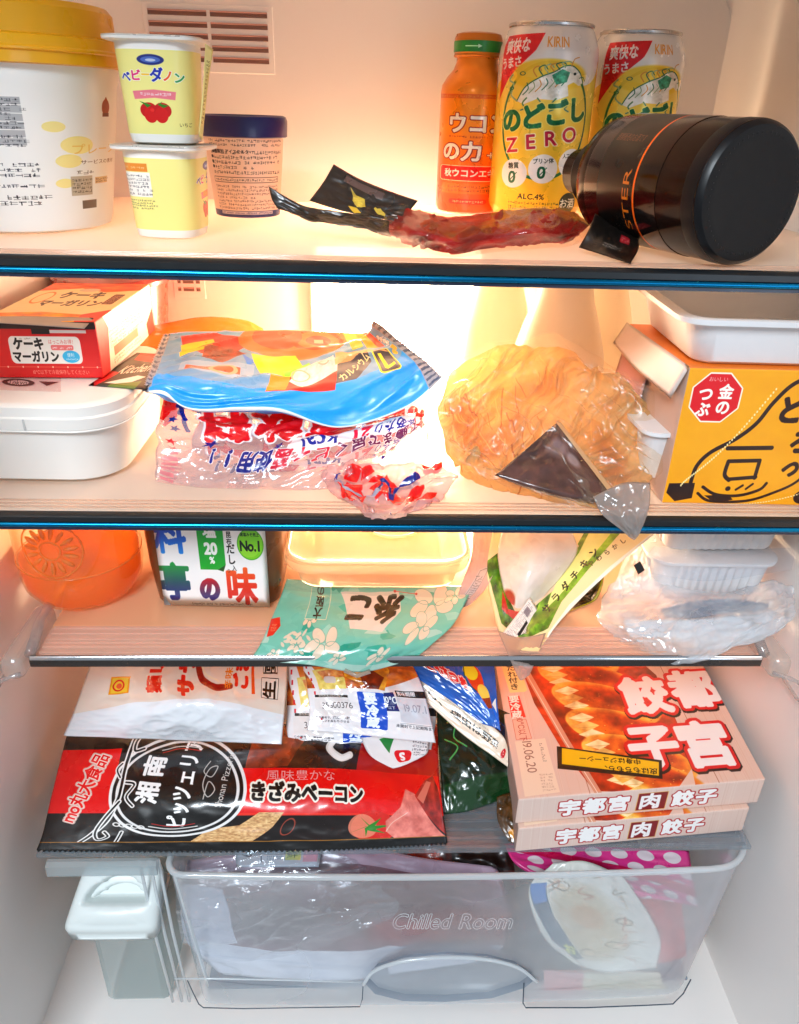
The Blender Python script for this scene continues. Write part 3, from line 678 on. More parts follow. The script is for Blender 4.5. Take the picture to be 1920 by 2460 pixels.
# --- small square-shouldered yogurt cups
def cup_art(kind):
    c = Canvas(1200, 480, 'e9dd92'); c.rect(0, 0, 1200, 36, 'efece6'); c.rect(0, 448, 1200, 480, 'e8e6e0')
    for x0 in ((600,) if kind == 0 else (870,)):
        c.ell(x0, 84, 46, 26, '2b3c78'); c.ell(x0, 84, 34, 15, '5a70a8'); c.ell(x0, 86, 18, 7, 'aab6d4')
        for i, (ch, cc) in enumerate(zip('ベビーダノン', ('2a4a9c', 'c8407c', 'e7b24a', '23409a', 'd86a38', '2f8a58'))):
            c.text(ch, x0 - 92 + i * 37, 168 - 12 * math.sin(i / 5 * PI), 56 if ch != 'ダ' else 72, cc, o=(3, 'fbf6e0'), bold=.035, sx=.68)
        c.poly([(x0 - 76, 236), (x0, 226), (x0 + 76, 236), (x0 + 72, 276), (x0, 267), (x0 - 72, 276)], 'd8808a'); c.micro(x0 - 50, 238, x0 + 50, 260, 1, 'f4d8dc', .8, 4)
        for dx in (-26, 24):
            c.ell(x0 + dx, 330, 32, 40, 'a81c1e'); c.ell(x0 + dx * .8, 352, 25, 40, 'b42022')
            c.poly([(x0 + dx * 1.7 - 14, 284), (x0 + dx - 4, 296), (x0 + dx * 1.3 + 18, 304), (x0 + dx * 1.2, 316), (x0 + dx - 16, 300)], '3f7d34')
        c.ell(x0 - 14, 328, 8, 8, 'd85a50', .6); c.text('いちご', x0 + 105, 400, 24, '5a5030', sx=.7)
    if kind:
        c.rect(450, 66, 575, 112, 'd0884a'); c.micro(458, 80, 560, 100, 1, 'e8c8a0', .8, 5); c.rect(450, 116, 582, 256, 'eceae2')
        c.micro(456, 126, 576, 250, 6, '5a5a64', .9, 6); c.micro(452, 270, 590, 330, 4, '5a5644', .9, 8); c.ell(905, 330, 40, 34, 'd8642c')
        c.rect(820, 232, 900, 262, 'd8904c', .9)
    return c
def small_cup(cx, cy, z, h, label, kind, rot, s=1.0):
    t = thing('yogurt_cup', label, 'yogurt cup', (cx, cy, z), 'small yogurt cups stacked in pairs'); f = (math.sin(rot), -math.cos(rot), 0)
    lathe('cup_body', t, (cx, cy, z + .0004), [(.014 * s, .0015), (.0165 * s, 0), (.0195 * s, .0008), (.0208 * s, .005), (.0232 * s, h - .0045), (.0232 * s, h - .002)],
          printed('yogurt cup print %d' % kind, cup_art(kind), .35, .2, .04, 30, trans=.18), vs=[0, .001, .005, .07, .97, 1], seg=72, sq=3.2, face=f, um=.74)
    r = tub('rim', t, cx, cy, [(z + h - .0026, .0245 * s, .0245 * s, .008), (z + h - .0018, .0275 * s, .0270 * s, .010), (z + h - .0006, .0277 * s, .0272 * s, .010)], white_p, rot)
    tub('foil_lid', t, cx, cy, [(z + h - .0005, .0276 * s, .0271 * s, .010), (z + h, .0276 * s, .0271 * s, .010), (z + h + .0003, .025 * s, .0245 * s, .009)], solid('foil lid', 'd8d2ca', .3, metal=.5, bump=.2, bs=120), rot)
    return t
cA = (-.1365, .0775)
small_cup(cA[0], cA[1], Z1, .0470, 'lower yellow yogurt cup showing white text panel, under the strawberry one', 1, -.12, .88)
u_ = small_cup(-.1350, .0790, Z1 + .0473, .0492, 'upper yellow yogurt cup with two strawberries printed on its front', 0, .0, .88)
pc = Canvas(64, 256, 'efe2a0'); pc.micro(20, 40, 50, 220, 16, '5a5030', .7, 3)
packet('torn_flap', u_, [[Yp(438, 92, .070), Yp(455, 105, .074)], [Yp(434, 190, .068), Yp(443, 190, .072)], [Yp(424, 290, .066), Yp(432, 300, .070)]], printed('cup flap', pc, .4, trans=.3), .0006, 6, 20, wr=.0004)

# --- ice cream cup with a navy lid
c = Canvas(1200, 420, 'd9b8a8'); c.rect(0, 385, 1200, 420, '24306a')
c.micro(400, 20, 820, 60, 2, '3a2c3c', .9, 1); c.micro(410, 74, 810, 200, 5, '33283a', .9, 2)
for y in (110, 135, 160): c.ell(413, y, 8, 8, '221a2a')
c.text('●種類別 アイスミルク', 520, 84, 22, '2b2030', bold=.02, sx=.9); c.line([(405, 212), (800, 212), (800, 238), (405, 238), (405, 212)], 3, '3a2c3c'); c.micro(418, 216, 790, 234, 1, '2a2030', .9, 3)
c.micro(410, 250, 800, 380, 7, '5a4450', .8, 4); c.rect(430, 388, 760, 404, 'd9c6c0', .8); c.micro(436, 390, 750, 402, 1, '24306a', .9, 5)
nc = (-.1080, .178)
t = thing('ice_cream_cup', 'small paper cup of print with a dark navy lid beside the stacked yogurt cups', 'cup', (nc[0], nc[1], Z1))
lathe('cup_body', t, (nc[0], nc[1], Z1 + .0004), [(.0205, 0), (.0215, .0005), (.0262, .050)], printed('ice cup print', c, .5, .05, .05, 40), vs=[0, .005, 1], seg=64)
lathe('lid', t, (nc[0], nc[1], Z1 + .050), [(.0275, -.0015), (.0285, -.001), (.0290, .008), (.0280, .0105), (.0262, .0112), (.0255, .0098), (0, .0098)], solid('navy lid plastic', '0e0e58', .35, coat=.2), 64)

# --- orange aluminium bottle
c = Canvas(1000, 1000, 'dd7a2a'); p = c.p
g = np.linspace(0, 1, 1000)[:, None]; c.p[..., 0] = (.93 - .12 * np.clip((g - .5) * 3, 0, 1)); c.p[..., 1] = (.54 - .20 * np.clip((g - .45) * 2.2, 0, 1)); c.p[..., 2] = .12
c.rect(0, 235, 1000, 262, '9a4a18', .5); c.micro(0, 238, 1000, 260, 1, 'd08a4a', .9, 2)
c.text('ウコン', 530, 420, 135, 'f6e2cc', o=(7, '7c2a12'), bold=.04, sx=.74); c.text('の力', 455, 600, 130, 'f6e2cc', o=(7, '7c2a12'), bold=.04, sx=.8); c.text('+', 600, 620, 80, 'f6e2cc', o=(4, '7c2a12'))
c.micro(380, 492, 640, 512, 1, '8c3a18', .8, 6); c.rect(330, 695, 690, 790, 'c81e22', r=20, edge=4, ec='f0c4a0'); c.text('秋ウコンエキス', 520, 742, 56, 'fbe8dc', bold=.03, sx=.78)
c.rect(350, 812, 670, 880, 'b06a2c', .8); c.micro(370, 820, 650, 870, 2, '4a3a20', .9, 7); c.rect(400, 915, 590, 950, 'c22818', r=16); c.micro(420, 922, 570, 944, 1, 'f2b090', .9, 8)
oc = (.0500, .232)
t = thing('drink_bottle', 'orange aluminium drink bottle with green banded cap, left of the beer cans', 'bottle', (oc[0], oc[1], Z1))
lathe('bottle_body', t, (oc[0], oc[1], Z1 + .0003), [(.021, 0), (.0235, .0012), (.0245, .004), (.0245, .078), (.0238, .083), (.0205, .088), (.0165, .0925), (.0148, .0965), (.0145, .1005)],
      printed('drink bottle print', c, .28, .3, .03, 20, metal=.45), vs=[0, .005, .02, .77, .82, .88, .93, .97, 1], seg=64)
cp = lathe('cap', t, (oc[0], oc[1], Z1 + .1005), [(.0162, 0), (.0168, .0008), (.0162, .0022), (.0166, .003), (.0166, .0112), (.0155, .0138), (.012, .0148), (0, .0150)], solid('orange cap metal', 'cf7a1e', .3, metal=.4), 48)
gc = Canvas(600, 60, '1f7a3c'); gc.line([(250, 30), (300, 30)], 5, 'c8f0d0'); gc.poly([(300, 20), (316, 30), (300, 40)], 'c8f0d0')
lathe('green_band', cp, (oc[0], oc[1], Z1 + .1005), [(.01665, .0028), (.01695, .0030), (.01695, .0094), (.01665, .0096)], printed('cap band', gc, .35), 48, cap=False)

# --- beer cans
def can_art():
    W, H = 1500, 900; c = Canvas(W, H, 'e6b42e')
    g = np.linspace(0, 1, H)[:, None]; c.p[..., 0] = .93; c.p[..., 1] = .80 - .14 * g; c.p[..., 2] = .48 - .24 * g
    c.poly([(0, 0), (W, 0), (W, 150), (1050, 130), (960, 200), (760, 240), (560, 200), (450, 230), (300, 320), (0, 300)], 'e6e2dc')
    c.ell(900, 120, 150, 130, 'ebe8e4'); x0 = 740
    c.poly([(x0 - 275, 38), (x0 - 40, 30), (x0 - 75, 95), (x0 - 150, 165), (x0 - 215, 225), (x0 - 285, 330)], 'b81a34')
    c.text('爽快な', x0 - 175, 78, 62, 'fbeeee', rot=-4, bold=.03, sx=.8); c.text('うまさ', x0 - 205, 150, 58, 'fbeeee', rot=-6, bold=.03, sx=.8)
    c.text('KIRIN', x0 + 30, 62, 54, 'd8985a', bold=.02, sx=.8)
    c.ell(x0, 430, 235, 290, '2a6a48', ring=13); c.ell(x0, 205, 190, 75, 'e2b444', .9, soft=10)
    G1, G2, G3 = '2f6b52', '8a9a7c', 'b8884a'
    c.poly([(x0 - 150, 330), (x0 - 110, 262), (x0 - 40, 215), (x0 + 20, 190), (x0 + 60, 165), (x0 + 105, 160), (x0 + 150, 190), (x0 + 175, 235), (x0 + 150, 250), (x0 + 120, 235), (x0 + 90, 250), (x0 + 100, 300), (x0 + 40, 322), (x0 - 50, 318), (x0 - 110, 345)], 'e8e2d2', tex=(9, 7, .3))
    c.curve([(x0 - 150, 330), (x0 - 110, 262), (x0 - 40, 215), (x0 + 20, 190), (x0 + 60, 165), (x0 + 105, 160), (x0 + 150, 190), (x0 + 175, 235)], 6, G1)
    for k in range(7): c.curve([(x0 - 120 + k * 30, 300 - k * 8), (x0 - 96 + k * 30, 272 - k * 9), (x0 - 104 + k * 30, 244 - k * 7)], 5, (G1, G2, G3)[k % 3])
    for k in range(6): c.curve([(x0 - 60 + k * 26, 214 - k * 9), (x0 - 78 + k * 26, 184 - k * 7), (x0 - 56 + k * 28, 166 - k * 5), (x0 - 40 + k * 28, 186 - k * 8)], 6, (G3, G1, G2)[k % 3])
    c.poly([(x0 + 10, 206), (x0 + 56, 176), (x0 + 96, 190), (x0 + 84, 236), (x0 + 34, 250)], '4f8c74', tex=(5, 5, .4)); c.ell(x0 + 122, 196, 8, 7, '20302a'); c.curve([(x0 + 100, 162), (x0 + 112, 130), (x0 + 136, 120)], 5, G3); c.curve([(x0 + 150, 215), (x0 + 172, 210), (x0 + 186, 226)], 4, G1)
    for lx, s_ in ((-100, -1), (-46, 1), (40, -1), (84, 1)): c.curve([(x0 + lx, 315), (x0 + lx + 18 * s_, 340), (x0 + lx + 4 * s_, 362), (x0 + lx + 24 * s_, 374)], 9, G2); c.curve([(x0 + lx, 315), (x0 + lx + 18 * s_, 340), (x0 + lx + 4 * s_, 362), (x0 + lx + 24 * s_, 374)], 3, G1)
    c.curve([(x0 - 150, 330), (x0 - 186, 300), (x0 - 176, 250), (x0 - 204, 232), (x0 - 186, 205)], 9, G2); c.ell(x0 - 130, 200, 16, 10, G1, ring=4); c.ell(x0 - 186, 270, 14, 9, G1, ring=4)
    for i, ch in enumerate('のどごし'): c.text(ch, x0 - 165 + i * 112, 425 - i * 20, 128, '1f6b4c', rot=-6, bold=.055, sx=.92, o=(5, 'efd67a'))
    for i, ch in enumerate('ZERO'): c.text(ch, x0 - 150 + i * 96, 545 - i * 20, 100, 'a02a4e', rot=-7, bold=.02, sx=1.0, o=(5, 'f2e3b0'))
    for i, (tx) in enumerate(('糖質', 'プリン体', '人工甘味料')):
        cx, cy = x0 - 135 + i * 148, 690 - i * 30; c.ell(cx, cy, 72, 74, 'e2e0d8'); c.text(tx, cx, cy - 40, 34 - i * 5, '2c3a34', rot=-5, bold=.02, sx=.9); c.text('0', cx, cy + 18, 84, '26604a', bold=.03); c.line([(cx - 18, cy + 38), (cx + 18, cy - 6)], 5, '26604a')
    c.text('ALC.4%', x0 - 30, 805, 40, '3c3a1c', bold=.02); c.micro(x0 - 150, 830, x0 + 110, 870, 2, '4a4420', .9, 3); c.ell(x0 + 172, 838, 56, 56, '33402e'); c.text('お酒', x0 + 172, 838, 52, 'e8ecd8', bold=.01)
    for bx in (60, 1250): c.micro(bx, 260, bx + 130, 840, 26, '4a4a2a', .7, bx); c.rect(bx + 20, 500, bx + 110, 700, 'd0b050', .5)
    return c
can_m = printed('beer can print', can_art(), .25, .25, .02, 30, metal=.35); alu = solid('can aluminium', 'c9c6c4', .25, metal=1, var=.05)
cp_ = [(.0265, .0002), (.0285, .0018), (.0325, .0085), (.0330, .0105), (.0330, .1010), (.0322, .1060), (.0285, .1150), (.0272, .1168)]
t1 = thing('beer_can', 'front yellow beer can with ZERO lettering and three white dots fully visible', 'beer can', (.0945, .205, Z1), 'yellow beer cans standing on the top shelf')
b1 = lathe('can_body', t1, (.0945, .205, Z1 + .0002), cp_, can_m, vs=[0, .005, .04, .05, .88, .92, .985, 1], seg=72, face=(-.10, -1, 0))
l1 = lathe('can_rim', t1, (.0945, .205, Z1 + .1170), [(.0272, -.0003), (.0280, .0005), (.0282, .0018), (.0276, .0025), (.0266, .0018), (.0262, -.001), (.0235, -.0015), (0, -.0012)], alu, 72)
tube('pull_tab', t1, [A([.0945, .195, Z1 + .1163]) + A([.008 * math.cos(a), .012 * math.sin(a), .0008]) for a in np.linspace(0, 2 * PI, 20)[:-1]], .0011, alu, 6, True)
def copy_thing(root, loc, label, rotz=0, group=None):
    r = root.copy(); col.objects.link(r); r.location = loc; r.rotation_euler = (0, 0, rotz); r['label'] = label
    if group: r['group'] = group
    for ch in list(root.children):
        k = ch.copy(); col.objects.link(k); k.parent = r
        for g_ in ch.children: d = g_.copy(); col.objects.link(d); d.parent = k
    return r
copy_thing(t1, (.1640, .236, Z1), 'rear yellow beer can half hidden behind the lying brown bottle', .30)

# --- brown growler lying on its side, base to the viewer
Bp = A([.1620, .010, Z1 + .0352]); Np = A([.1150, .128, Z1 + .0352]); axd = Vector(Np - Bp).normalized()
c = Canvas(1200, 700, '2a1a10'); c.p[..., 3] = .0
c.rect(0, 205, 1200, 560, '1c120c', .93); c.rect(0, 190, 1200, 206, 'd06a22'); c.rect(0, 206, 1200, 214, '2a160c', .9)
c.text('STER', 735, 275, 84, 'c07a30', rot=180, al=.9); c.text('酒類販売のお酒です', 560, 400, 30, '9a6a4a', rot=-90, al=.8)
amber = NT('brown bottle glass'); pr = amber.n('ShaderNodeBsdfPrincipled'); pr.inputs['Base Color'].default_value = L('160a06'); pr.inputs['Roughness'].default_value = .16; pr.inputs['Coat Weight'].default_value = .0; pr.inputs['Specular IOR Level'].default_value = .3
tp = amber.n('ShaderNodeBsdfTransparent'); tp.inputs[0].default_value = (.75, .25, .04, 1); ms = amber.n('ShaderNodeMixShader'); ms.inputs[0].default_value = .12
amber.l(pr.outputs[0], ms.inputs[1]); amber.l(tp.outputs[0], ms.inputs[2]); amber.l(ms.outputs[0], amber.out.inputs[0]); amber = amber.m
t = thing('brown_bottle', 'dark brown glass bottle with orange stripe lying on its side, base to the front', 'bottle', tuple(Bp - A([0, 0, .0352])))
R = .0338
body = lathe('bottle_body', t, tuple(Bp), [(0, .004), (.018, .0036), (.026, .001), (.0310, .0), (.0335, .0022), (R, .006), (R, .092), (.0325, .100), (.026, .109), (.018, .114), (.0145, .118), (.0135, .130), (.0135, .142)], amber, 80, tuple(axd), face=(-.5, -.6, .6))
lathe('label_wrap', t, tuple(Bp), [(R + .0003, .030), (R + .0004, .0305), (R + .0004, .0895), (R + .0003, .090)], printed('growler label', c, .3, .05, .03, 30, film=('8a4a20', .02, '502008')), 80, tuple(axd), face=(-.62, -.62, .45), cap=False, vs=[1, .99, .01, 0], um=-1)
blackg = solid('black moulded base', '06060a', .38, coat=.05, var=.2, spec=.3)
bs_ = lathe('bottle_base', t, tuple(Bp), [(0, .0008), (.016, .0004), (.024, -.0006), (.0285, -.0012), (.0312, -.0008), (.0330, .0010), (.0339, .0040), (.0340, .0100), (R + .0001, .011)], blackg, 96, tuple(axd))
s1 = axd.cross(Vector((0, 0, 1))).normalized(); s2 = s1.cross(axd)
for k in range(60):
    a = 2 * PI * k / 60; d = s1 * math.cos(a) + s2 * math.sin(a); p0 = Vector(Bp) + d * .0272 - axd * .0009; p1 = Vector(Bp) + d * .0284 - axd * .0012
    if k == 0: k0 = tube('knurl', bs_, [p0, p1], .00030, blackg, 5)
    else: k0 = tube('knurl', bs_, [p0, p1], .00030, blackg, 5)
lathe('neck_ring', t, tuple(Bp + A(tuple(axd)) * .118), [(.0150, 0), (.0185, .002), (.0190, .007), (.0170, .010), (.0150, .0105)], blackg, 40, tuple(axd), cap=False)
hp = [Yp(1322, 336, .118), Yp(1285, 328, .112), Yp(1264, 345, .108), Yp(1258, 380, .105), Yp(1264, 420, .103), Yp(1282, 452, .102), Yp(1315, 462, .104)]
tube('carry_handle', t, [_cr(np.array(hp), q) for q in np.linspace(0, 1, 20)], .0036, blackg, 10)

# --- dried meat in a thin pack
c = Canvas(1100, 260, '8e1e1c'); c.mottle(.3, 14, 5, 5)
meat_m = printed('dried meat', c, .5, .12, .5, 70, .0012, trans=.15, spec=.3)
t = thing('dried_meat_pack', 'opened thin pack of dark red dried meat with black printed ends', 'snack pack', (.03, .05, Z1))
def Zz(x, y, dz): return Zp(x, y, Z1 + dz)
packet('meat', t, [[Zz(815, 470, .006), Zz(870, 450, .014), Zz(960, 462, .010), Zz(1060, 452, .010), Zz(1150, 446, .013), Zz(1215, 452, .010), Zz(1262, 478, .006)],
                   [Zz(820, 490, .006), Zz(880, 490, .012), Zz(960, 500, .010), Zz(1060, 490, .010), Zz(1150, 485, .012), Zz(1215, 480, .010), Zz(1245, 492, .006)],
                   [Zz(830, 502, .001), Zz(890, 520, .002), Zz(960, 540, .002), Zz(1060, 528, .002), Zz(1150, 520, .003), Zz(1210, 516, .003), Zz(1225, 508, .002)]], meat_m, .008, 90, 24, wr=.0030, wf=(6, 2.4), edge=.4, seed=4, floor=Z1, cre=(9, 2, .4, .010))
mf = clear('meat pack film', 'fff4ee', .15, .02, 'f2b8a0', bump=.3, bs=110, bd=.001, fmul=.55)
packet('clear_film', t, [[Zz(790, 462, .009), Zz(870, 444, .017), Zz(960, 456, .013), Zz(1060, 447, .013), Zz(1150, 440, .016), Zz(1215, 440, .014), Zz(1275, 455, .008)],
                         [Zz(800, 490, .009), Zz(880, 492, .015), Zz(960, 502, .013), Zz(1060, 492, .013), Zz(1150, 487, .015), Zz(1215, 482, .013), Zz(1265, 490, .007)],
                         [Zz(815, 510, .002), Zz(885, 528, .002), Zz(955, 549, .002), Zz(1060, 538, .002), Zz(1150, 530, .002), Zz(1210, 526, .003), Zz(1245, 515, .003)]], mf, .002, 80, 24, wr=.003, wf=(9, 3), seed=9, floor=Z1, open_back=True)
c = Canvas(600, 300, '2a211c'); c.mottle(.2, 5, 3); c.rect(0, 0, 600, 8, '70303a')
c.rect(120, 26, 400, 76, '6a5a56', .85); c.poly([(220, 130), (300, 120), (330, 180), (290, 220), (240, 180)], 'b09a52', tex=(5, 5, .2)); c.poly([(180, 90), (260, 140), (230, 150)], '9a8a48'); c.poly([(390, 110), (470, 190), (480, 235), (430, 220), (380, 160)], 'a89450'); c.poly([(330, 60), (440, 120), (400, 150), (330, 110)], '1a0f0c')
c.micro(520, 60, 560, 250, 10, '8a7a50', .6, 3); c.poly([(240, 240), (290, 226), (330, 260), (300, 290)], 'b8983c')
dk = printed('dark wrapper print', c, .3, .5, .3, 60)
packet('folded_flap', t, [[Yp(712, 350, .105), Yp(765, 380, .098), Yp(825, 405, .090), Yp(892, 428, .085)], [Yp(690, 388, .100), Yp(745, 415, .092), Yp(805, 445, .084), Yp(870, 455, .080)], [Yp(660, 428, .094), Yp(720, 447, .086), Yp(790, 463, .080), Yp(850, 472, .078)]], dk, .001, 40, 24, wr=.0008, floor=Z1, seed=2)
c = Canvas(500, 200, '3c2f22'); c.mottle(.3, 8, 3); c.poly([(0, 0), (190, 30), (210, 200), (0, 200)], '231a16'); c.poly([(200, 60), (500, 90), (500, 200), (210, 190)], '4c4030', tex=(8, 3, .3))
packet('wrapper_end', t, [[Yp(573, 397, .085), Yp(640, 435, .080), Yp(700, 448, .074), Yp(770, 458, .070), Yp(830, 470, .066)], [Yp(580, 425, .083), Yp(640, 452, .077), Yp(700, 462, .070), Yp(770, 474, .064), Yp(830, 490, .060)], [Yp(592, 445, .081), Yp(650, 462, .072), Yp(705, 476, .062), Yp(775, 486, .058), Yp(835, 505, .052)]], printed('wrapper end print', c, .3, .5, .5, 60), .0012, 50, 18, wr=.0022, wf=(5, 3), floor=Z1, seed=6)
c = Canvas(360, 260, '1e1712'); c.mottle(.2, 5, 4); c.rect(220, 70, 290, 130, '8a2a34', r=8); c.micro(230, 84, 280, 116, 2, 'c89090', .8, 2); c.micro(130, 170, 250, 200, 2, 'a8a098', .8, 3); c.micro(60, 150, 110, 220, 5, '6a5a40', .7, 5); c.rect(0, 0, 360, 8, '8a6a30', .7)
packet('label_end', t, [[Zz(1270, 455, .018), Zz(1320, 478, .013), Zz(1362, 508, .008)], [Zz(1256, 490, .012), Zz(1310, 510, .008), Zz(1362, 532, .005)], [Zz(1235, 528, .003), Zz(1290, 545, .002), Zz(1345, 563, .0015)]], printed('label end print', c, .35, .4, .2, 50), .001, 30, 20, wr=.0010, floor=Z1, seed=3)

# ================================================================== things on the middle shelf
# --- white margarine tub, its lid print, and the red carton on it
t = thing('white_container', 'large white lidded plastic container carrying the red margarine carton', 'container', (-.255, .10, Z2))
cx_, cy_ = -.2610, .101; MR = -.02
tub('container_body', t, cx_, cy_, [(Z2 + .0003, .082, .056, .026), (Z2 + .003, .086, .060, .028), (Z2 + .036, .0905, .0635, .030)], white_p, MR)
lid = tub('lid', t, cx_, cy_, [(Z2 + .0362, .0925, .0655, .031), (Z2 + .0372, .0935, .0665, .031), (Z2 + .0440, .0940, .0670, .031), (Z2 + .0450, .0930, .0660, .031), (Z2 + .0505, .0930, .0660, .031), (Z2 + .0520, .0915, .0645, .030), (Z2 + .0523, .088, .061, .029)], white_p, MR)
tube('lid_bead', lid, [(cx_ + x * math.cos(MR) - y * math.sin(MR), cy_ + x * math.sin(MR) + y * math.cos(MR), Z2 + .0362) for x, y in rrect(.0932, .0662, .031, 8)], .0007, white_p, 6, True)
bbox('lid_notch', lid, -.2235, -.2222, .0330, .0345, Z2 + .0372, Z2 + .0440, solid('notch shade', 'b8b8b8', .6), .0002)
lt = Z2 + .0525
c = Canvas(520, 260, '4a3a26'); c.mottle(.12, 5, 4); c.poly([(60, 0), (330, 0), (330, 70), (90, 60)], 'a03022'); c.text('Kitchen', 250, 120, 92, 'e4d8c0', rot=-8, bold=.01, shear=.3)
c.poly([(0, 150), (120, 160), (60, 260), (0, 260)], 'b01e1c'); c.poly([(100, 235), (330, 170), (420, 175), (300, 235)], 'e6dcc4'); c.poly([(170, 240), (420, 205), (420, 260), (170, 260)], '6c7434')
packet('lid_print', lid, [[Zp(292, 752, lt + .0002), Zp(372, 757, lt + .0002)], [Zp(188, 822, lt + .0002), Zp(310, 832, lt + .0002)]], printed('container lid print', c, .5), .0001, 10, 10, wr=0)
c = Canvas(300, 80, 'e8ded6', 0); c.ell(90, 40, 80, 18, '4a3a34', ring=6); c.text('Tokyo', 90, 40, 34, '4a3a34', shear=.3); c.poly([(190, 30), (290, 30), (230, 52)], '4a1c16')
packet('lid_print', lid, [[Zp(0, 797, lt + .0002), Zp(130, 803, lt + .0002)], [Zp(0, 832, lt + .0002), Zp(130, 836, lt + .0002)]], printed('container lid script', c, .5, film=('ffffff', 0, 'ffffff')), .0, 10, 6, wr=0, open_back=True)

ctf = Canvas(760, 300, 'b81a1c'); ctf.rect(0, 0, 760, 40, '3a1410'); ctf.rect(330, 40, 450, 66, '2a0f0c'); ctf.rect(450, 44, 690, 60, 'd9c9c4')  # dark bands paint the shaded gap under the open flap
ctf.rect(165, 78, 640, 222, 'e9dfd6', r=30); ctf.text('ケーキ', 300, 118, 68, '1c120e', bold=.05); ctf.text('マーガリン', 335, 186, 62, '1c120e', bold=.045); ctf.micro(240, 84, 310, 96, 1, '6a5a50', .8, 1)
ctf.text('はっこみお得！', 520, 106, 26, 'c05a5a'); ctf.rect(440, 122, 590, 150, 'd87a7a', r=10); ctf.micro(450, 128, 580, 146, 1, 'f6e0e0', .9, 2); ctf.ell(565, 184, 58, 33, '4aa2d2'); ctf.text('便利', 565, 176, 24, 'e8f4fa'); ctf.micro(530, 190, 600, 204, 1, 'e8f4fa', .9, 3)
ctf.line([(0, 240), (760, 240)], 2, 'e88070'); ctf.text('10℃以下で冷蔵保存してください', 480, 268, 27, 'e09a8c', sx=.95)
for k in range(7): ctf.ell(130 + k * 100, 240, 5, 5, 'e8b0a0')
ctt = Canvas(760, 560, 'e8c49a'); ctt.poly([(0, 0), (760, 0), (760, 110), (520, 150), (300, 90), (0, 140)], 'd66a44', tex=(9, 5, .35)); ctt.poly([(0, 460), (300, 440), (600, 470), (760, 430), (760, 560), (0, 560)], 'd8862f', tex=(9, 4, .35, 5)); ctt.poly([(600, 470), (760, 400), (760, 560), (620, 560)], 'c24a3c')
ctt.text('ケーキ', 400, 200, 110, '4a2012', bold=.05); ctt.text('マーガリン', 400, 320, 90, '4a2012', bold=.05); ctt.ell(130, 240, 60, 90, 'd08050', ring=10); ctt.ell(380, 118, 80, 26, 'b8a89a'); ctt.rect(620, 180, 700, 330, '6a3a26', r=12); ctt.micro(630, 195, 690, 320, 6, 'e0b890', .7, 4)
cts = Canvas(500, 240, 'ead8c0'); cts.poly([(0, 0), (60, 0), (90, 60), (60, 240), (0, 240)], 'c22420'); cts.micro(90, 70, 380, 150, 5, '6a5444', .8, 3); cts.rect(110, 150, 330, 190, '7a6454', .8); cts.micro(100, 196, 350, 225, 2, '6a5444', .7, 5); cts.poly([(420, 170), (500, 110), (500, 240), (430, 240)], 'cf4028')
F0 = Zp(221, 807, lt + .0003); B0 = Zp(331, 708, lt + .0003); dY = B0 - F0; xd = A([1, .035, 0]) * .068
O0 = F0 - xd; Zv = A([0, 0, .0355])
t = thing('margarine_carton', 'red cake margarine carton with open flap, lying on the white container', 'carton', tuple(O0 + xd * .5 + dY * .5))
carton('carton_box', t, O0, xd, dY, Zv, {'*': solid('red card', 'b01a1a', .5), 'front': printed('margarine front', ctf, .45, .2, .03, 20), 'top': printed('margarine top', ctt, .5, .15, .05, 15), 'right': printed('margarine side', cts, .5, .1, .04, 15)})
fl = [O0 + Zv + A([0, .001, .0006]) , O0 + xd * .98 + Zv + A([0, .001, .0006])]
packet('open_flap', t, [[O0 + Zv + A([0, .006, .0012]), O0 + xd * .5 + Zv + A([0, .006, .0015]), O0 + xd * .97 + Zv + A([0, .006, .0010])], [O0 + Zv + A([0, -.007, .0012]), O0 + xd * .5 + Zv + A([0, -.0065, -.0008]), O0 + xd * .93 + Zv + A([0, -.006, -.0028])]], solid('grey card inside', 'a8a09c', .6), .0005, 20, 6, wr=.0003)

# --- round red pot behind the carton
rp = (float(Yp(360, 640, .235)[0]) - .043, .238)
t = thing('red_pot', 'round red plastic pot standing behind the margarine carton', 'pot', (rp[0], rp[1], Z2))
redp = solid('red pot plastic', 'b03420', .28, coat=.4, trans=.2)
lathe('pot_body', t, (rp[0], rp[1], Z2 + .0003), [(.020, 0), (.026, .002), (.033, .020), (.0385, .045), (.041, .072), (.042, .083)], redp)
lathe('pot_rim', t, (rp[0], rp[1], Z2 + .083), [(.042, -.001), (.0445, .0), (.0450, .003), (.043, .005), (.020, .0055), (0, .0055)], solid('dark red rim', '8c1a16', .3, coat=.3))
# --- soft orange pouch behind the snack bag
t = thing('orange_pouch', 'soft orange translucent pouch lying behind the blue snack bag', 'pouch', (-.12, .16, Z2))
om = clear('orange pouch film', 'ffc27a', .15, .55, 'ff9a3c', bump=.3, bs=60, fmul=1.2)
packet('pouch_film', t, [[Yp(330, 694, .21), Yp(430, 676, .22), Yp(520, 682, .22), Yp(560, 700, .21)], [Yp(305, 715, .18), Yp(420, 712, .19), Yp(520, 712, .19), Yp(570, 720, .19)], [Yp(292, 736, .16), Yp(400, 745, .16), Yp(500, 745, .16), Yp(575, 745, .16)]], om, .02, 40, 20, wr=.001, floor=Z2, seed=8)

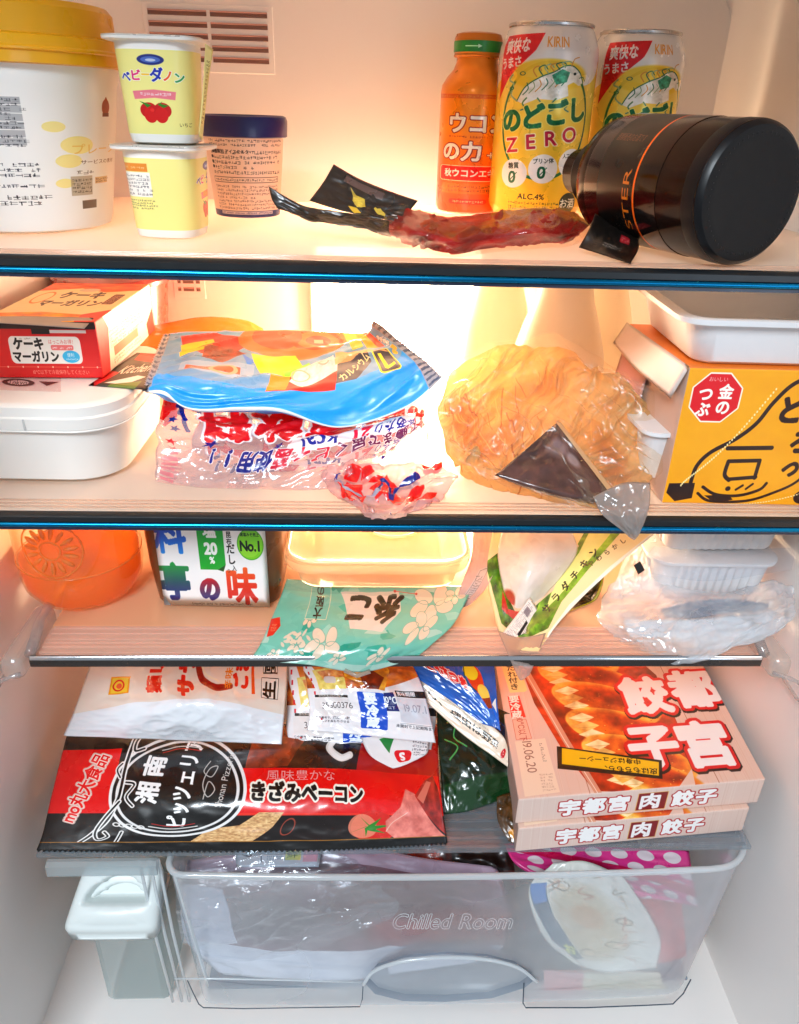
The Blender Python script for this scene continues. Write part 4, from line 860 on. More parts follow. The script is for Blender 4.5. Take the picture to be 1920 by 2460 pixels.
# --- blue snack bag
W, H = 1400, 560; c = Canvas(W, H, '6f8fae')
for k in range(14):
    for x0, x1 in ((0, 66), (1316, 1400)): c.rect(x0, k * 40, x1, k * 40 + 40, '8b8f98'); c.rect(x0 + 8, k * 40 + 8, x1 - 8, k * 40 + 26, '4f5c70')
c.poly([(66, 350), (120, 330), (560, 378), (900, 376), (1100, 330), (1316, 250), (1316, 560), (66, 560)], '0a8cd4')
c.poly([(66, 560), (66, 553), (560, 553), (900, 554), (1316, 553), (1316, 560)], 'e8eef4')
c.poly([(180, 40), (330, 10), (480, 40), (500, 130), (430, 190), (320, 175), (210, 120)], 'c23a26', tex=(8, 5, .2)); c.poly([(200, 120), (360, 60), (370, 90), (215, 170)], 'e8b820'); c.poly([(200, 165), (360, 105), (370, 130), (215, 205)], 'e8b820'); c.poly([(330, 120), (450, 130), (520, 175), (420, 240), (330, 210)], '7c4020', tex=(6, 4, .25)); c.poly([(500, 180), (560, 240), (530, 260)], '1d77c0')
c.poly([(240, 245), (400, 235), (560, 255), (560, 330), (430, 320), (240, 300)], '8fa4ba'); c.rect(270, 270, 500, 300, 'd0684c'); c.ell(430, 285, 60, 26, 'd8a48c', ring=8); c.micro(290, 274, 380, 296, 2, 'f0c0b0', .8, 2)
c.ell(720, 60, 250, 140, 'e07a4a'); c.ell(640, 40, 110, 90, 'c05c3c'); c.ell(820, 70, 120, 84, 'd4603c', ring=16); c.ell(820, 70, 56, 40, 'c85030'); c.rect(800, 60, 840, 90, 'f0b0a0'); c.ell(680, 20, 40, 20, 'c86a48', ring=6)
c.poly([(540, 185), (720, 175), (760, 240), (700, 300), (590, 290), (555, 240)], 'ecd21c'); c.poly([(680, 260), (780, 220), (800, 260), (700, 310)], '7cb83a')
c.poly([(640, 330), (720, 300), (900, 250), (900, 400), (640, 400)], 'c8261c'); c.rect(640, 300, 720, 390, 'e88a20'); c.poly([(720, 320), (750, 250), (880, 190), (905, 240), (900, 300), (780, 375)], 'e6dcd4', tex=(12, 8, .25)); c.ell(760, 300, 40, 26, 'd8a88c', ring=5, rot=20); c.ell(840, 240, 26, 18, 'b8a090', ring=4)
c.poly([(950, 0), (1060, 0), (1050, 150), (980, 170)], 'a8b45a'); c.poly([(1040, 0), (1130, 0), (1150, 170), (1070, 160)], 'e0a020'); c.poly([(1110, 0), (1190, 0), (1200, 180), (1150, 170)], 'd8501c')
c.poly([(900, 260), (1060, 180), (1060, 260), (980, 360), (900, 370)], '1a2246'); c.text('カルシウム', 985, 285, 44, 'e8d8a0', rot=-42, bold=.02, sx=.85)
c.rect(1090, 210, 1190, 360, '161c44', r=14, edge=9, ec='d8d83c'); c.poly([(1110, 230), (1130, 230), (1130, 320), (1175, 300), (1175, 322), (1122, 345), (1110, 335)], 'e8e04a')
c.poly([(890, 180), (1080, 170), (1200, 230), (1060, 200), (960, 250), (890, 260)], 'e0b07a', .8); c.micro(1215, 90, 1290, 190, 4, 'e8e0d8', .9, 4); c.text('特保', 1240, 130, 56, 'e8dcd0', rot=60, bold=.03, o=(3, '3c4a5c')); c.ell(1270, 210, 34, 20, 'd8a83c'); c.ell(1240, 240, 24, 14, 'd8a83c')
t = thing('snack_bag', 'shiny bright blue snack bag with striped end seals on top of the drink multipack', 'snack bag', (-.08, .08, .145))
sm = printed('snack bag print', c, .3, .22, .15, 35, .0012)
packet('bag_film', t, [[Yp(351, 712, .150), Yp(405, 707, .150), Yp(510, 706, .150), Yp(620, 704, .150), Yp(725, 708, .145), Yp(782, 708, .135), Yp(797, 683, .125)],
                       [Yp(334, 755, .115), Yp(392, 758, .115), Yp(500, 760, .115), Yp(620, 762, .115), Yp(735, 756, .112), Yp(815, 742, .105), Yp(852, 728, .100)],
                       [Yp(318, 800, .082), Yp(368, 812, .077), Yp(485, 822, .073), Yp(600, 830, .072), Yp(735, 818, .075), Yp(850, 792, .078), Yp(908, 772, .080)],
                       [Yp(305, 835, .066), Yp(348, 836, .062), Yp(410, 874, .060), Yp(585, 872, .058), Yp(722, 912, .056), Yp(860, 872, .060), Yp(944, 806, .066)]],
       sm, .020, 110, 60, wr=.0026, wf=(5, 3.5), edge=.5, seed=12, zig=('sides', .0012), ribs=(.045, .0004, 900), cre=(6, 1.5, 1.0, .008))

# --- multipack of small yogurt drinks in printed film, with little bottles inside
W, H = 1300, 480; c = Canvas(W, H, 'f0d8d8', .0)
c.rect(0, 0, W, H, 'ecd2d2', .12)
for i, ch in enumerate('乳酸菌飲料'): c.text(ch, 1110 - i * 217, 112 + i * 5, 165, 'c2222c', rot=180, bold=.06, o=(7, 'f4ecec'), o2=(9, 'c8ccd8'), sx=1.2)
c.curve([(60, 40), (90, 10), (170, 20)], 16, '1c2c80'); c.line([(70, 40), (100, 130)], 18, '1c2c80'); c.poly([(0, 0), (60, 0), (50, 60), (20, 130), (0, 120)], 'c81820')
c.poly([(520, 295), (545, 205), (1080, 120), (1150, 125), (1130, 185), (610, 292)], 'f6f0f2', 1)
c.text('1', 1085, 155, 84, 'c21a3c', rot=174, bold=.03); c.text('本あたり', 965, 178, 64, '2a3488', rot=174, bold=.03, sx=.9); c.text('21', 805, 208, 96, 'd01a4c', rot=174, bold=.04); c.text('kcal', 640, 238, 84, '2a3488', rot=172, bold=.03)
for x, y, r, cc in ((205, 240, 36, '24307c'), (490, 262, 28, '24307c'), (1165, 112, 22, '24307c'), (55, 130, 22, '24307c'), (55, 250, 26, 'c83444'), (1010, 380, 24, '2a3488')): c.star(x, y, r, cc, 20)
for i, (ch, cc) in enumerate(zip('生きて腸まで届くビィ菌使用!!', ('6a2a5a',) * 8 + ('b02a4c',) * 3 + ('24307c',) * 4)):
    uu = i / 14; c.text(ch, 1240 - uu * 1010, 165 + 150 * math.sin(uu * PI * .62) + 0 * uu, 62 + 18 * uu, cc, rot=180 - 34 + 42 * uu, bold=.04, o=(3, 'e8dce2'), sx=.95)
for k in range(6): c.rect(330 + k * 30, 400, 350 + k * 30, 470, 'b09a9a', .25); c.rect(20, 300 + k * 26, 90, 316 + k * 26, 'c06a78', .5)
c.rect(430, 0, 620, 22, '3c7ab4', .9); c.rect(720, 0, 760, 22, 'd88a30', .9)
dm = printed('drink film print', c, .25, .4, .3, 60, .0015, film=('fbf2f2', .16, 'f4e4e6'), trans=.2)
t = thing('drink_multipack', 'clear film multipack with upside-down red and blue print, under the blue snack bag', 'multipack', (-.08, .06, Z2))
packet('printed_film', t, [[Yp(345, 850, .095), Yp(480, 858, .092), Yp(620, 868, .090), Yp(760, 872, .090), Yp(870, 862, .092), Yp(915, 872, .095)],
                           [Yp(338, 905, .072), Yp(480, 915, .070), Yp(620, 918, .068), Yp(760, 912, .068), Yp(870, 900, .074), Yp(915, 905, .080)],
                           [Yp(328, 970, .054), Yp(470, 985, .050), Yp(600, 985, .048), Yp(740, 970, .048), Yp(850, 955, .058), Yp(908, 945, .070)],
                           [Yp(330, 1032, .042), Yp(450, 1062, .036), Yp(560, 1072, .034), Yp(680, 1045, .036), Yp(790, 1010, .046), Yp(880, 985, .058)]],
       dm, .020, 120, 80, wr=.0022, wf=(11, 5), edge=.4, seed=21, floor=Z2, jag=.003, cre=(9, 3, .5, .007))
c = Canvas(500, 260, 'e0b0b0', .0); c.rect(0, 0, 500, 260, 'ecd0d0', .25)
for q in range(16):
    rs = random.Random(q); x, y = rs.uniform(30, 470), rs.uniform(10, 170); c.poly([(x + rs.uniform(10, 62) * math.cos(a), y + rs.uniform(10, 40) * math.sin(a)) for a in (0, 1.1, 2.2, 3.3, 4.4, 5.4)], 'c6181c')
c.curve([(230, 110), (262, 60), (300, 130), (330, 70), (380, 60)], 15, '22307e'); c.curve([(60, 60), (130, 110), (230, 120)], 14, '8f98ac'); c.star(300, 205, 18, '24307c', 10); c.star(60, 40, 16, '24307c', 0); c.rect(400, 200, 440, 212, '4a3a3a', .8)
packet('crumpled_end', t, [[Yp(690, 990, .046), Yp(775, 982, .044), Yp(860, 996, .046), Yp(950, 985, .050)], [Yp(688, 1025, .034), Yp(770, 1038, .028), Yp(860, 1038, .030), Yp(966, 1015, .038)],
                           [Yp(735, 1062, .020), Yp(790, 1082, .010), Yp(850, 1084, .010), Yp(938, 1058, .022)], [Yp(768, 1092, .008), Yp(800, 1116, -.002), Yp(842, 1114, -.002), Yp(892, 1082, .010)]],
       printed('crumpled end print', c, .2, .6, .5, 60, .002, film=('fae0dc', .25, 'f0b0a8'), trans=.2), .012, 70, 44, wr=.0075, wf=(5, 4), seed=31, floor=Z2, edge=.6, jag=.005)
dbm = solid('drink bottle plastic', 'e8cfc4', .4, trans=.3)
foil = solid('small foil cap', 'c84a4a', .35, metal=.3)
for k in range(5):
    x = -.128 + k * .0245
    d = thing('small_drink_bottle', 'small pinkish yogurt drink bottle inside the printed film, ' + ('leftmost of the five', 'second from the left', 'middle one of five', 'second from the right', 'rightmost of the five')[k], 'drink bottle', (x, .085, Z2 + .012), 'small drink bottles inside the multipack film')
    lathe('bottle_body', d, (x, .074, Z2 + .0118), [(.009, 0), (.0105, .001), (.0110, .004), (.0108, .016), (.0090, .021), (.0106, .026), (.0100, .035), (.008, .040)], dbm, 28, (0, 1, .12), face=(0, 0, 1))
    lathe('foil_cap', d, (x, .1145, Z2 + .0168), [(.0085, 0), (.0090, .0006), (.0085, .0015), (0, .0016)], foil, 24, (0, 1, .12), face=(0, 0, 1))

# --- bag of something dark wrapped in amber plastic
t = thing('amber_bag', 'crumpled amber plastic bag wrapped round a dark brown block, hanging over the shelf edge', 'plastic bag', (.09, .05, Z2))
c = Canvas(700, 620, 'd2ac7c', .7); c.mottle(.12, 5, 5, 8)
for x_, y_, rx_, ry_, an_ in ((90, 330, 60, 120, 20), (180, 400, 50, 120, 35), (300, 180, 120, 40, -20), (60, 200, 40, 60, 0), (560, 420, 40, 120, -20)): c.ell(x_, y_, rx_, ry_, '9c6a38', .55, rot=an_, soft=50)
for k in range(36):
    x_, y_ = random.uniform(0, 260), random.uniform(120, 520); c.line([(x_, y_), (x_ + random.uniform(-10, 50), y_ + random.uniform(50, 130))], random.uniform(2, 7), ('7c4c20', 'e8c898')[k % 2], .5)  # streaks: contents seen through, with crease shade painted in
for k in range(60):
    x_, y_ = random.uniform(0, 650), random.uniform(0, 560); c.line([(x_, y_), (x_ + random.uniform(-50, 60), y_ + random.uniform(30, 120))], random.uniform(1, 4), ('e4b470', '8c5418', 'ecc894')[k % 3], .35)  # dark and pale lines paint the shade and highlights of creases
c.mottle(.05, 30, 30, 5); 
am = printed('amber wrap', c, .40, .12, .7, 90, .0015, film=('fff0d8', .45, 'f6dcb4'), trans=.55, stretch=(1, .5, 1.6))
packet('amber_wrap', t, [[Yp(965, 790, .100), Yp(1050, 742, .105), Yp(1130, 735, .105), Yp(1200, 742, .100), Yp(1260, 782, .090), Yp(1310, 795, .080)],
                         [Yp(940, 850, .080), Yp(1030, 830, .085), Yp(1120, 820, .085), Yp(1200, 820, .080), Yp(1300, 830, .070), Yp(1385, 860, .064)],
                         [Yp(935, 905, .066), Yp(1020, 910, .062), Yp(1110, 905, .060), Yp(1200, 905, .056), Yp(1300, 915, .052), Yp(1398, 945, .052)],
                         [Yp(970, 945, .052), Yp(1035, 975, .046), Yp(1110, 985, .042), Yp(1200, 990, .036), Yp(1290, 1000, .032), Yp(1392, 1010, .036)],
                         [Yp(1010, 975, .044), Yp(1060, 1015, .032), Yp(1130, 1040, .022), Yp(1210, 1062, .014), Yp(1290, 1085, .010), Yp(1370, 1050, .022)]],
       am, .030, 170, 130, wr=.0030, wf=(6, 3), edge=.35, seed=41, floor=Z2, cre=(12, 1.6, .55, .020), jag=.0035)
dc = Canvas(300, 220, '5e4a46'); dc.mottle(.25, 6, 5, 4); dc.ell(150, 90, 60, 30, '8a8084', .6, soft=20); dc.ell(220, 120, 26, 20, 'a8a4aa', .5, soft=10)
packet('dark_block', t, [[Yp(1180, 908, .0440), Yp(1190, 902, .0440), Yp(1200, 908, .0440)], [Yp(1120, 960, .0305), Yp(1190, 966, .0295), Yp(1255, 982, .0290)], [Yp(1056, 1014, .0195), Yp(1190, 1052, .0080), Yp(1328, 1078, .0035)]], printed('dark block face', dc, .18, .5, .35, 60, .0012), .014, 40, 30, wr=.0012, wf=(5, 4), seed=15, floor=Z2, edge=.25)
packet('torn_edge', t, [[Yp(1184, 898, .0420), Yp(1194, 898, .0420)], [Yp(1250, 985, .0260), Yp(1262, 985, .0260)], [Yp(1324, 1082, .0010), Yp(1336, 1080, .0010)]], clear('torn edge film', 'ffe8c8', .3, .8, 'f0c898'), .0008, 6, 30, wr=.0004)
of = clear('outer clear bag', 'fffaf2', .24, .07, 'ffe8cc', bump=.15, bs=90, bd=.001, fmul=.7, hazevar=40)
packet('clear_outer_bag', t, [[Yp(945, 780, .092), Yp(1050, 725, .098), Yp(1130, 718, .098), Yp(1200, 722, .094), Yp(1280, 760, .084), Yp(1340, 785, .072)],
                              [Yp(925, 850, .072), Yp(1030, 830, .074), Yp(1120, 820, .074), Yp(1200, 820, .070), Yp(1310, 830, .062), Yp(1400, 860, .056)],
                              [Yp(925, 910, .058), Yp(1020, 915, .050), Yp(1110, 905, .048), Yp(1210, 905, .045), Yp(1310, 915, .042), Yp(1412, 945, .044)],
                              [Yp(965, 955, .044), Yp(1035, 990, .034), Yp(1120, 1005, .028), Yp(1210, 1010, .024), Yp(1310, 1020, .018), Yp(1400, 1010, .026)],
                              [Yp(1060, 1025, .030), Yp(1120, 1050, .016), Yp(1200, 1082, .006), Yp(1270, 1098, .001), Yp(1330, 1100, -.002), Yp(1388, 1050, .012)]],
       of, .004, 150, 120, wr=.0025, wf=(7, 5), seed=44, floor=Z2, open_back=True, cre=(10, 2.0, -.7, .015), jag=.0045)
packet('bag_tail', t, [[Yp(1265, 1060, .002), Yp(1330, 1030, .006), Yp(1388, 1030, .004)], [Yp(1285, 1098, -.005), Yp(1340, 1090, -.006), Yp(1386, 1080, -.005)], [Yp(1325, 1130, -.008), Yp(1352, 1135, -.009), Yp(1370, 1128, -.008)], [Yp(1345, 1148, -.009), Yp(1354, 1152, -.010), Yp(1360, 1146, -.009)]],
       clear('bag tail film', 'e8e0dc', .12, .5, 'c8beb8', bump=.8, bs=60, bd=.003, fmul=2), .002, 30, 36, wr=.003, wf=(4, 4), seed=47)

# --- pale bulb-shaped bottles at the back
wb = solid('pale squeeze bottle', 'e9ddca', .4, trans=.35, var=.05)
for x, y, s_, lb in ((.1120, .150, 1.12, 'largest pale bulb-shaped bottle, standing between the amber bag and the soy bean carton'), (.0760, .215, .95, 'pale bulb-shaped bottle at the left of its row, beside the bright lamp'), (.1580, .215, .95, 'pale bulb-shaped bottle at the right of its row, behind the foam tray')):
    t = thing('squeeze_bottle', lb, 'bottle', (x, y, Z2), 'pale squeeze bottles at the back of the middle shelf')
    lathe('bottle_body', t, (x, y, Z2 + .0003), [(.018 * s_, 0), (.026 * s_, .002), (.0300 * s_, .012), (.0310 * s_, .035), (.0290 * s_, .055), (.0240 * s_, .075), (.0185 * s_, .092), (.0160 * s_, .105), (.0155 * s_, .112)], wb, 48)
    lathe('bottle_cap', t, (x, y, Z2 + .112), [(.0165 * s_, 0), (.0170 * s_, .001), (.0165 * s_, .014), (.014 * s_, .0155), (0, .016)], white_p, 40)

# --- fermented soy bean carton and the foam tray on it
c = Canvas(1600, 840, 'e29614'); c.mottle(.03, 12, 8); br = '36150c'
def q_(x, y): return ((x - 1412 - (y - 1073) * -.12) * 3.0, (y - 778) * 2.83)
def ql(pts, wd, fn=None): (fn or c.curve)([q_(*p) for p in pts], wd, br)
ox_, oy_ = q_(1507, 838)
c.poly([(ox_ + 162 * math.cos(PI / 8 + k * PI / 4), oy_ + 150 * math.sin(PI / 8 + k * PI / 4)) for k in range(8)], 'c01830', edge=9, ec='f2ddc4')
c.text('金の', ox_ + 62, oy_ + 12, 92, 'f6ecd8', vert=True, bold=.035); c.text('つぶ', ox_ - 62, oy_ + 26, 92, 'f6ecd8', vert=True, bold=.035); c.text('おいしい', ox_ - 5, oy_ - 108, 30, 'f4c0b8', al=.9)
ql([(1760, 780), (1720, 786), (1668, 805), (1630, 845), (1600, 890), (1560, 925), (1510, 955), (1483, 985), (1473, 1020), (1470, 1050)], 26)
ql([(1545, 946), (1640, 943)], 27, c.line); ql([(1550, 975), (1545, 1005), (1556, 1018)], 26); ql([(1550, 975), (1618, 972)], 25, c.line); ql([(1618, 972), (1612, 1012)], 25, c.line); ql([(1556, 1016), (1614, 1010)], 24, c.line)
c.ell(*q_(1556, 1038), 18, 16, br); ql([(1574, 1040), (1588, 1030)], 16, c.line); ql([(1596, 1038), (1610, 1026)], 15, c.line)
ql([(1500, 1035), (1530, 1052), (1580, 1054), (1625, 1040), (1640, 1024)], 20); ql([(1490, 1050), (1520, 1068), (1600, 1066), (1660, 1045), (1705, 1020), (1740, 980)], 18)
c.poly([q_(*p) for p in [(1425, 1028), (1482, 1026), (1478, 1062), (1440, 1070), (1420, 1050)]], br); c.poly([q_(*p) for p in [(1505, 1055), (1560, 1052), (1570, 1064), (1530, 1072)]], br); c.ell(*q_(1725, 1055), 60, 45, br)
c.text('と', *q_(1672, 862), 175, br, bold=.05); c.text('ろ', *q_(1705, 930), 150, br, bold=.06); c.text('っ', *q_(1690, 985), 140, br, bold=.05, rot=-25)
for k in range(44):
    t_ = k / 43; x, y = 1450 + 180 * t_ ** 1.15, 1030 - 215 * t_ ** .95 + 30 * math.sin(t_ * PI); X_, Y_ = q_(x, y); c.rect(X_, Y_, X_ + 9, Y_ + 13, 'f2dca6', .95)
for k in range(34): X_, Y_ = q_(1560 + k * 6, 1074 - (k / 33) ** 2 * 45); c.rect(X_, Y_, X_ + 11, Y_ + 7, 'f2dca6', .95)
NF = Zp(1412, 1073, Z2 + .0004); NX = A([.146, -.003, 0]); NY = A([-.0055, .098, 0]); NZ = A([.0, .0, .0845])
ct = Canvas(600, 500, 'd98040'); ct.mottle(.05, 5, 5); ct.ell(180, 330, 120, 90, '8a4020', ring=9); ct.ell(250, 230, 60, 60, '8a4020', ring=8); ct.curve([(60, 120), (160, 60), (320, 90)], 10, '8a4020'); ct.micro(300, 380, 560, 460, 3, '8a4020', .8, 2)
cl = Canvas(400, 400, 'e0d0c8')
t = thing('soy_bean_carton', 'orange-yellow fermented soy bean carton with brown line drawing and red octagon', 'carton', tuple(NF + NX * .5 + NY * .5))
carton('carton_box', t, NF, NX, NY, NZ, {'*': solid('carton inside card', 'c8a898', .6), 'front': printed('soy carton front', c, .4, .25, .03, 15), 'top': printed('soy carton top', ct, .4, .2, .03, 15)})
wf_ = solid('white card flap', 'd9c6bc', .5)
e0 = NF + NZ
packet('end_flap', t, [[e0 + NY + A([-.0008, 0, .001]), e0 + NY * .5 + A([-.0008, 0, .001]), e0 + A([-.0008, -.001, .001])], [e0 + NY + A([-.008, 0, -.013]), e0 + NY * .5 + A([-.010, 0, -.016]), e0 + A([-.0075, 0, -.018])]], wf_, .0006, 16, 8, wr=.0003)
packet('end_flap', t, [[NF + NY * .95 + NZ * .9 + A([-.001, 0, 0]), NF + NY * .5 + NZ * .8 + A([-.001, 0, 0])], [NF + NY * .95 + A([-.012, 0, .012]), NF + NY * .55 + A([-.010, -.01, .012])]], solid('pink card flap', 'c08a84', .5), .0006, 10, 16, wr=.0004)
foam = solid('white foam', 'e9e8ea', .55, bump=.25, bs=220, bd=.0006, var=.03, trans=.12)
f1 = thing('foam_cup_tray', 'white foam bean tray tucked in the open left end of the orange-yellow carton', 'foam tray', tuple(NF + NY * .4 + A([-.004, 0, .02])))
tub('tray_body', f1, NF[0] + .010, NF[1] + .050, [(Z2 + .010, .020, .034, .008), (Z2 + .040, .024, .040, .009), (Z2 + .0405, .027, .043, .010), (Z2 + .043, .027, .043, .010)], foam, .05)
# foam tray on the carton
TC = (.222, .070); zb = Z2 + .0853
t = thing('foam_tray', 'shallow white foam tray on top of the orange-yellow soy bean carton', 'foam tray', (TC[0], TC[1], zb))
tub('tray_body', t, TC[0], TC[1], [(zb, .060, .043, .010), (zb + .002, .063, .046, .012), (zb + .024, .070, .052, .014), (zb + .0245, .0765, .057, .015), (zb + .0275, .0770, .0575, .015), (zb + .0280, .0745, .055, .014), (zb + .0272, .0690, .051, .013), (zb + .006, .061, .044, .011)], foam, -.03)
# ================================================================== things on the narrow shelf (z = 0)
# --- amber jar with orange jelly
jc = (float(Yp(188, 1240, .082)[0]), .0790)
t = thing('orange_jar', 'round clear jar half full of bright orange liquid, left end of the narrow shelf', 'jar', (jc[0], jc[1], 0))
jg = clear('jar wall', 'fff0d8', .05, .14, 'ffd890', fmul=1.2)
lathe('jar_wall', t, (jc[0], jc[1], .0006), [(.012, .001), (.026, .0002), (.034, .003), (.0395, .012), (.0410, .022), (.0408, .060), (.0402, .085), (.0395, .090)], jg, 72, cap=False)
liq = NT('orange liquid'); pr = liq.n('ShaderNodeBsdfPrincipled'); pr.inputs['Base Color'].default_value = L('ff9812'); pr.inputs['Roughness'].default_value = .12
tl = liq.n('ShaderNodeBsdfTranslucent'); tl.inputs[0].default_value = L('ffa828'); tp = liq.n('ShaderNodeBsdfTransparent'); tp.inputs[0].default_value = L('ffcf7c')
m1 = liq.n('ShaderNodeMixShader'); m1.inputs[0].default_value = .6; liq.l(pr.outputs[0], m1.inputs[1]); liq.l(tl.outputs[0], m1.inputs[2])
m2 = liq.n('ShaderNodeMixShader'); m2.inputs[0].default_value = .3; liq.l(m1.outputs[0], m2.inputs[1]); liq.l(tp.outputs[0], m2.inputs[2]); liq.l(m2.outputs[0], liq.out.inputs[0])
lathe('orange_liquid', t, (jc[0], jc[1], .0012), [(.011, .001), (.025, .0008), (.0330, .0036), (.0382, .0122), (.0394, .022), (.0393, .0310), (0, .0312)], liq.m, 64)
em = clear('jar relief plastic', 'ffd8a0', .08, .5, 'f8b058', fmul=2)
f_ = A([math.sin(-.05), -math.cos(-.05), 0]); r_ = A([math.cos(-.05), math.sin(-.05), 0]); cc = A([jc[0], jc[1], .052])
for k in range(15):
    a = math.radians(-50 + k * 20); a = math.radians(k * 24 + 6)
    pts = []
    for q in (.0085, .0115, .0150, .0175):
        dx, dz = q * math.cos(a) * 1.0, q * math.sin(a); an = dx / .0408; pts.append(A([jc[0], jc[1], .054 + dz]) + (f_ * math.cos(an) + r_ * math.sin(an)) * .0414)
    tube('relief_petal', t, pts, [.0006, .0014, .0015, .0006], em, 8)
for rad in (.0066, .0200):
    pts = [A([jc[0], jc[1], .054 + rad * math.sin(a)]) + (f_ * math.cos(rad * math.cos(a) / .0408) + r_ * math.sin(rad * math.cos(a) / .0408)) * .0412 for a in np.linspace(0, 2 * PI, 40)[:-1]]
    tube('relief_ring', t, pts, .0006, em, 6, True)
tube('liquid_line', t, [A([jc[0] + .0409 * math.cos(a), jc[1] + .0409 * math.sin(a), .0320]) for a in np.linspace(0, 2 * PI, 60)[:-1]], .0005, em, 6, True)
lathe('jar_lid', t, (jc[0], jc[1], .0905), [(.040, 0), (.0415, .001), (.0415, .007), (.040, .008), (0, .008)], solid('jar lid plastic', 'e8b070', .4))

# --- miso tub
W, H = 760, 620; c = Canvas(W, H, 'e9e7e6')
def grad_text(c, tx, x, y, size, ca, cb, **k):
    g = np.linspace(0, 1, c.h)[:, None, None]; m = Canvas(c.w, c.h, '000000', 0); m.text(tx, x, y, size, 'ffffff', **k)
    g = np.clip((np.arange(c.h)[:, None, None] - (y - size / 2)) / size, 0, 1); cc = C3(ca) * (1 - g) + C3(cb) * g; cc = np.broadcast_to(cc, (c.h, c.w, 3)); c.put(m.p[..., 3], 0, 0, cc)
grad_text(c, '料', 118, 215, 225, '1c3c90', '2a86c8', bold=.035); grad_text(c, '亭', 118, 485, 225, '1e8a50', '1a2a7c', bold=.035)
grad_text(c, 'の', 352, 520, 150, 'b02038', '22307c', bold=.07); grad_text(c, '味', 585, 505, 225, 'd86a38', 'a81c1c', bold=.04)
c.poly([(290, 0), (470, 0), (470, 375), (410, 405), (290, 405)], '2a9446'); c.poly([(410, 405), (470, 375), (450, 415)], '1c5c2c'); c.text('減塩', 382, 140, 92, 'f0f4ec', vert=True, bold=.04, gap=.06); c.text('20', 382, 285, 88, 'f0f4ec', bold=.05); c.text('%', 382, 350, 52, 'f0f4ec', bold=.04)
c.text('かつお・昆布', 508, 150, 38, '2a2420', vert=True, bold=.02); c.text('だし', 516, 315, 60, '1c1814', vert=True, bold=.03); c.text('入', 530, 395, 34, '1c1814', bold=.02); c.text('り', 490, 410, 26, '1c1814'); c.text('マルコメ', 640, 110, 48, 'c01c30', bold=.04)
c.ell(652, 258, 92, 88, '5a9a2c'); c.ell(652, 258, 86, 82, '7cba3c'); c.ell(640, 296, 60, 34, '96cc54', .6); c.text('No.1', 652, 266, 80, '141c14', bold=.04, sx=.95); c.text('減塩みそ売上', 652, 204, 22, '1c3a10', bold=.02)
c.micro(200, 598, 640, 616, 1, '2c2c34', .8, 4)
MP = Yp(463, 1290, .052); mx = float(MP[0]); mr = -.03
t = thing('miso_tub', 'brown miso tub with a large white label of colourful brush characters', 'tub', (mx, .095, 0))
brn = solid('brown tub plastic', '6a3c20', .3, coat=.3, trans=.1, var=.08)
tub('tub_body', t, mx, .0935, [(.0003, .0405, .0365, .012), (.002, .0425, .0385, .014), (.030, .0455, .0400, .015), (.086, .0475, .0410, .016)], brn, mr)
tub('lid', t, mx, .0935, [(.086, .050, .0435, .016), (.092, .050, .0435, .016), (.0925, .048, .0415, .015)], white_p, mr)
lp = []
for v in (0, 1):
    row = []
    for u in (-1, 0, 1):
        z = .0022 + .086 * (1 - v); hh = .0385 + .0020 * (z / .086); x, y = u * .0362 + .0012, -hh - .0022; row.append(A([mx + x * math.cos(mr) - y * math.sin(mr), .0935 + x * math.sin(mr) + y * math.cos(mr), z]))
    lp.append(row)
packet('front_label', t, lp, printed('miso label', c, .35, .4, .02, 20), .0008, 16, 10, wr=0, edge=.1)

# --- see-through food box
tw = clear('food box plastic', 'fff4e4', .08, .34, 'ffeccc', fmul=1.4)
tx, ty = -.0170, .1080
t = thing('food_box', 'see-through plastic food box with domed lid lying on the teal floral bag', 'food box', (tx, ty, .012))
tub('box_body', t, tx, ty, [(.0125, .052, .046, .014), (.014, .055, .049, .016), (.0335, .060, .0545, .018)], tw)
l_ = tub('lid', t, tx, ty, [(.0300, .0635, .0580, .020), (.0338, .0645, .0590, .021), (.0375, .0645, .0590, .021), (.0392, .0620, .0565, .020), (.0380, .0585, .0530, .018), (.0380, .050, .045, .014)], tw)
tube('lid_rim', l_, [(tx + x, ty + y, .0386) for x, y in rrect(.0620, .0565, .020, 8)], .0013, em if False else clear('bright rim plastic', 'fff8e8', .1, .7, 'fff0d4', fmul=2), 8, True)
tube('lid_ring', l_, [(tx + .012 + .022 * math.cos(a), ty + .022 * math.sin(a), .0392) for a in np.linspace(0, 2 * PI, 40)[:-1]], .0009, tw, 6, True)
c = Canvas(300, 240, 'e6c078'); c.mottle(.2, 10, 9)
g_ = surf([[A([tx - .045, ty + .04, .028]), A([tx + .045, ty + .04, .028])], [A([tx - .045, ty - .038, .028]), A([tx + .045, ty - .038, .028])]], 4, 4)
packet('leftover_food', t, [[g_[0, 0], g_[0, 2], g_[0, 4]], [g_[2, 0], g_[2, 2] + A([0, 0, .003]), g_[2, 4]], [g_[4, 0], g_[4, 2], g_[4, 4]]], printed('leftover food', c, .5, .2, .5, 120), .010, 40, 30, wr=.004, wf=(9, 9), seed=51, edge=.3)

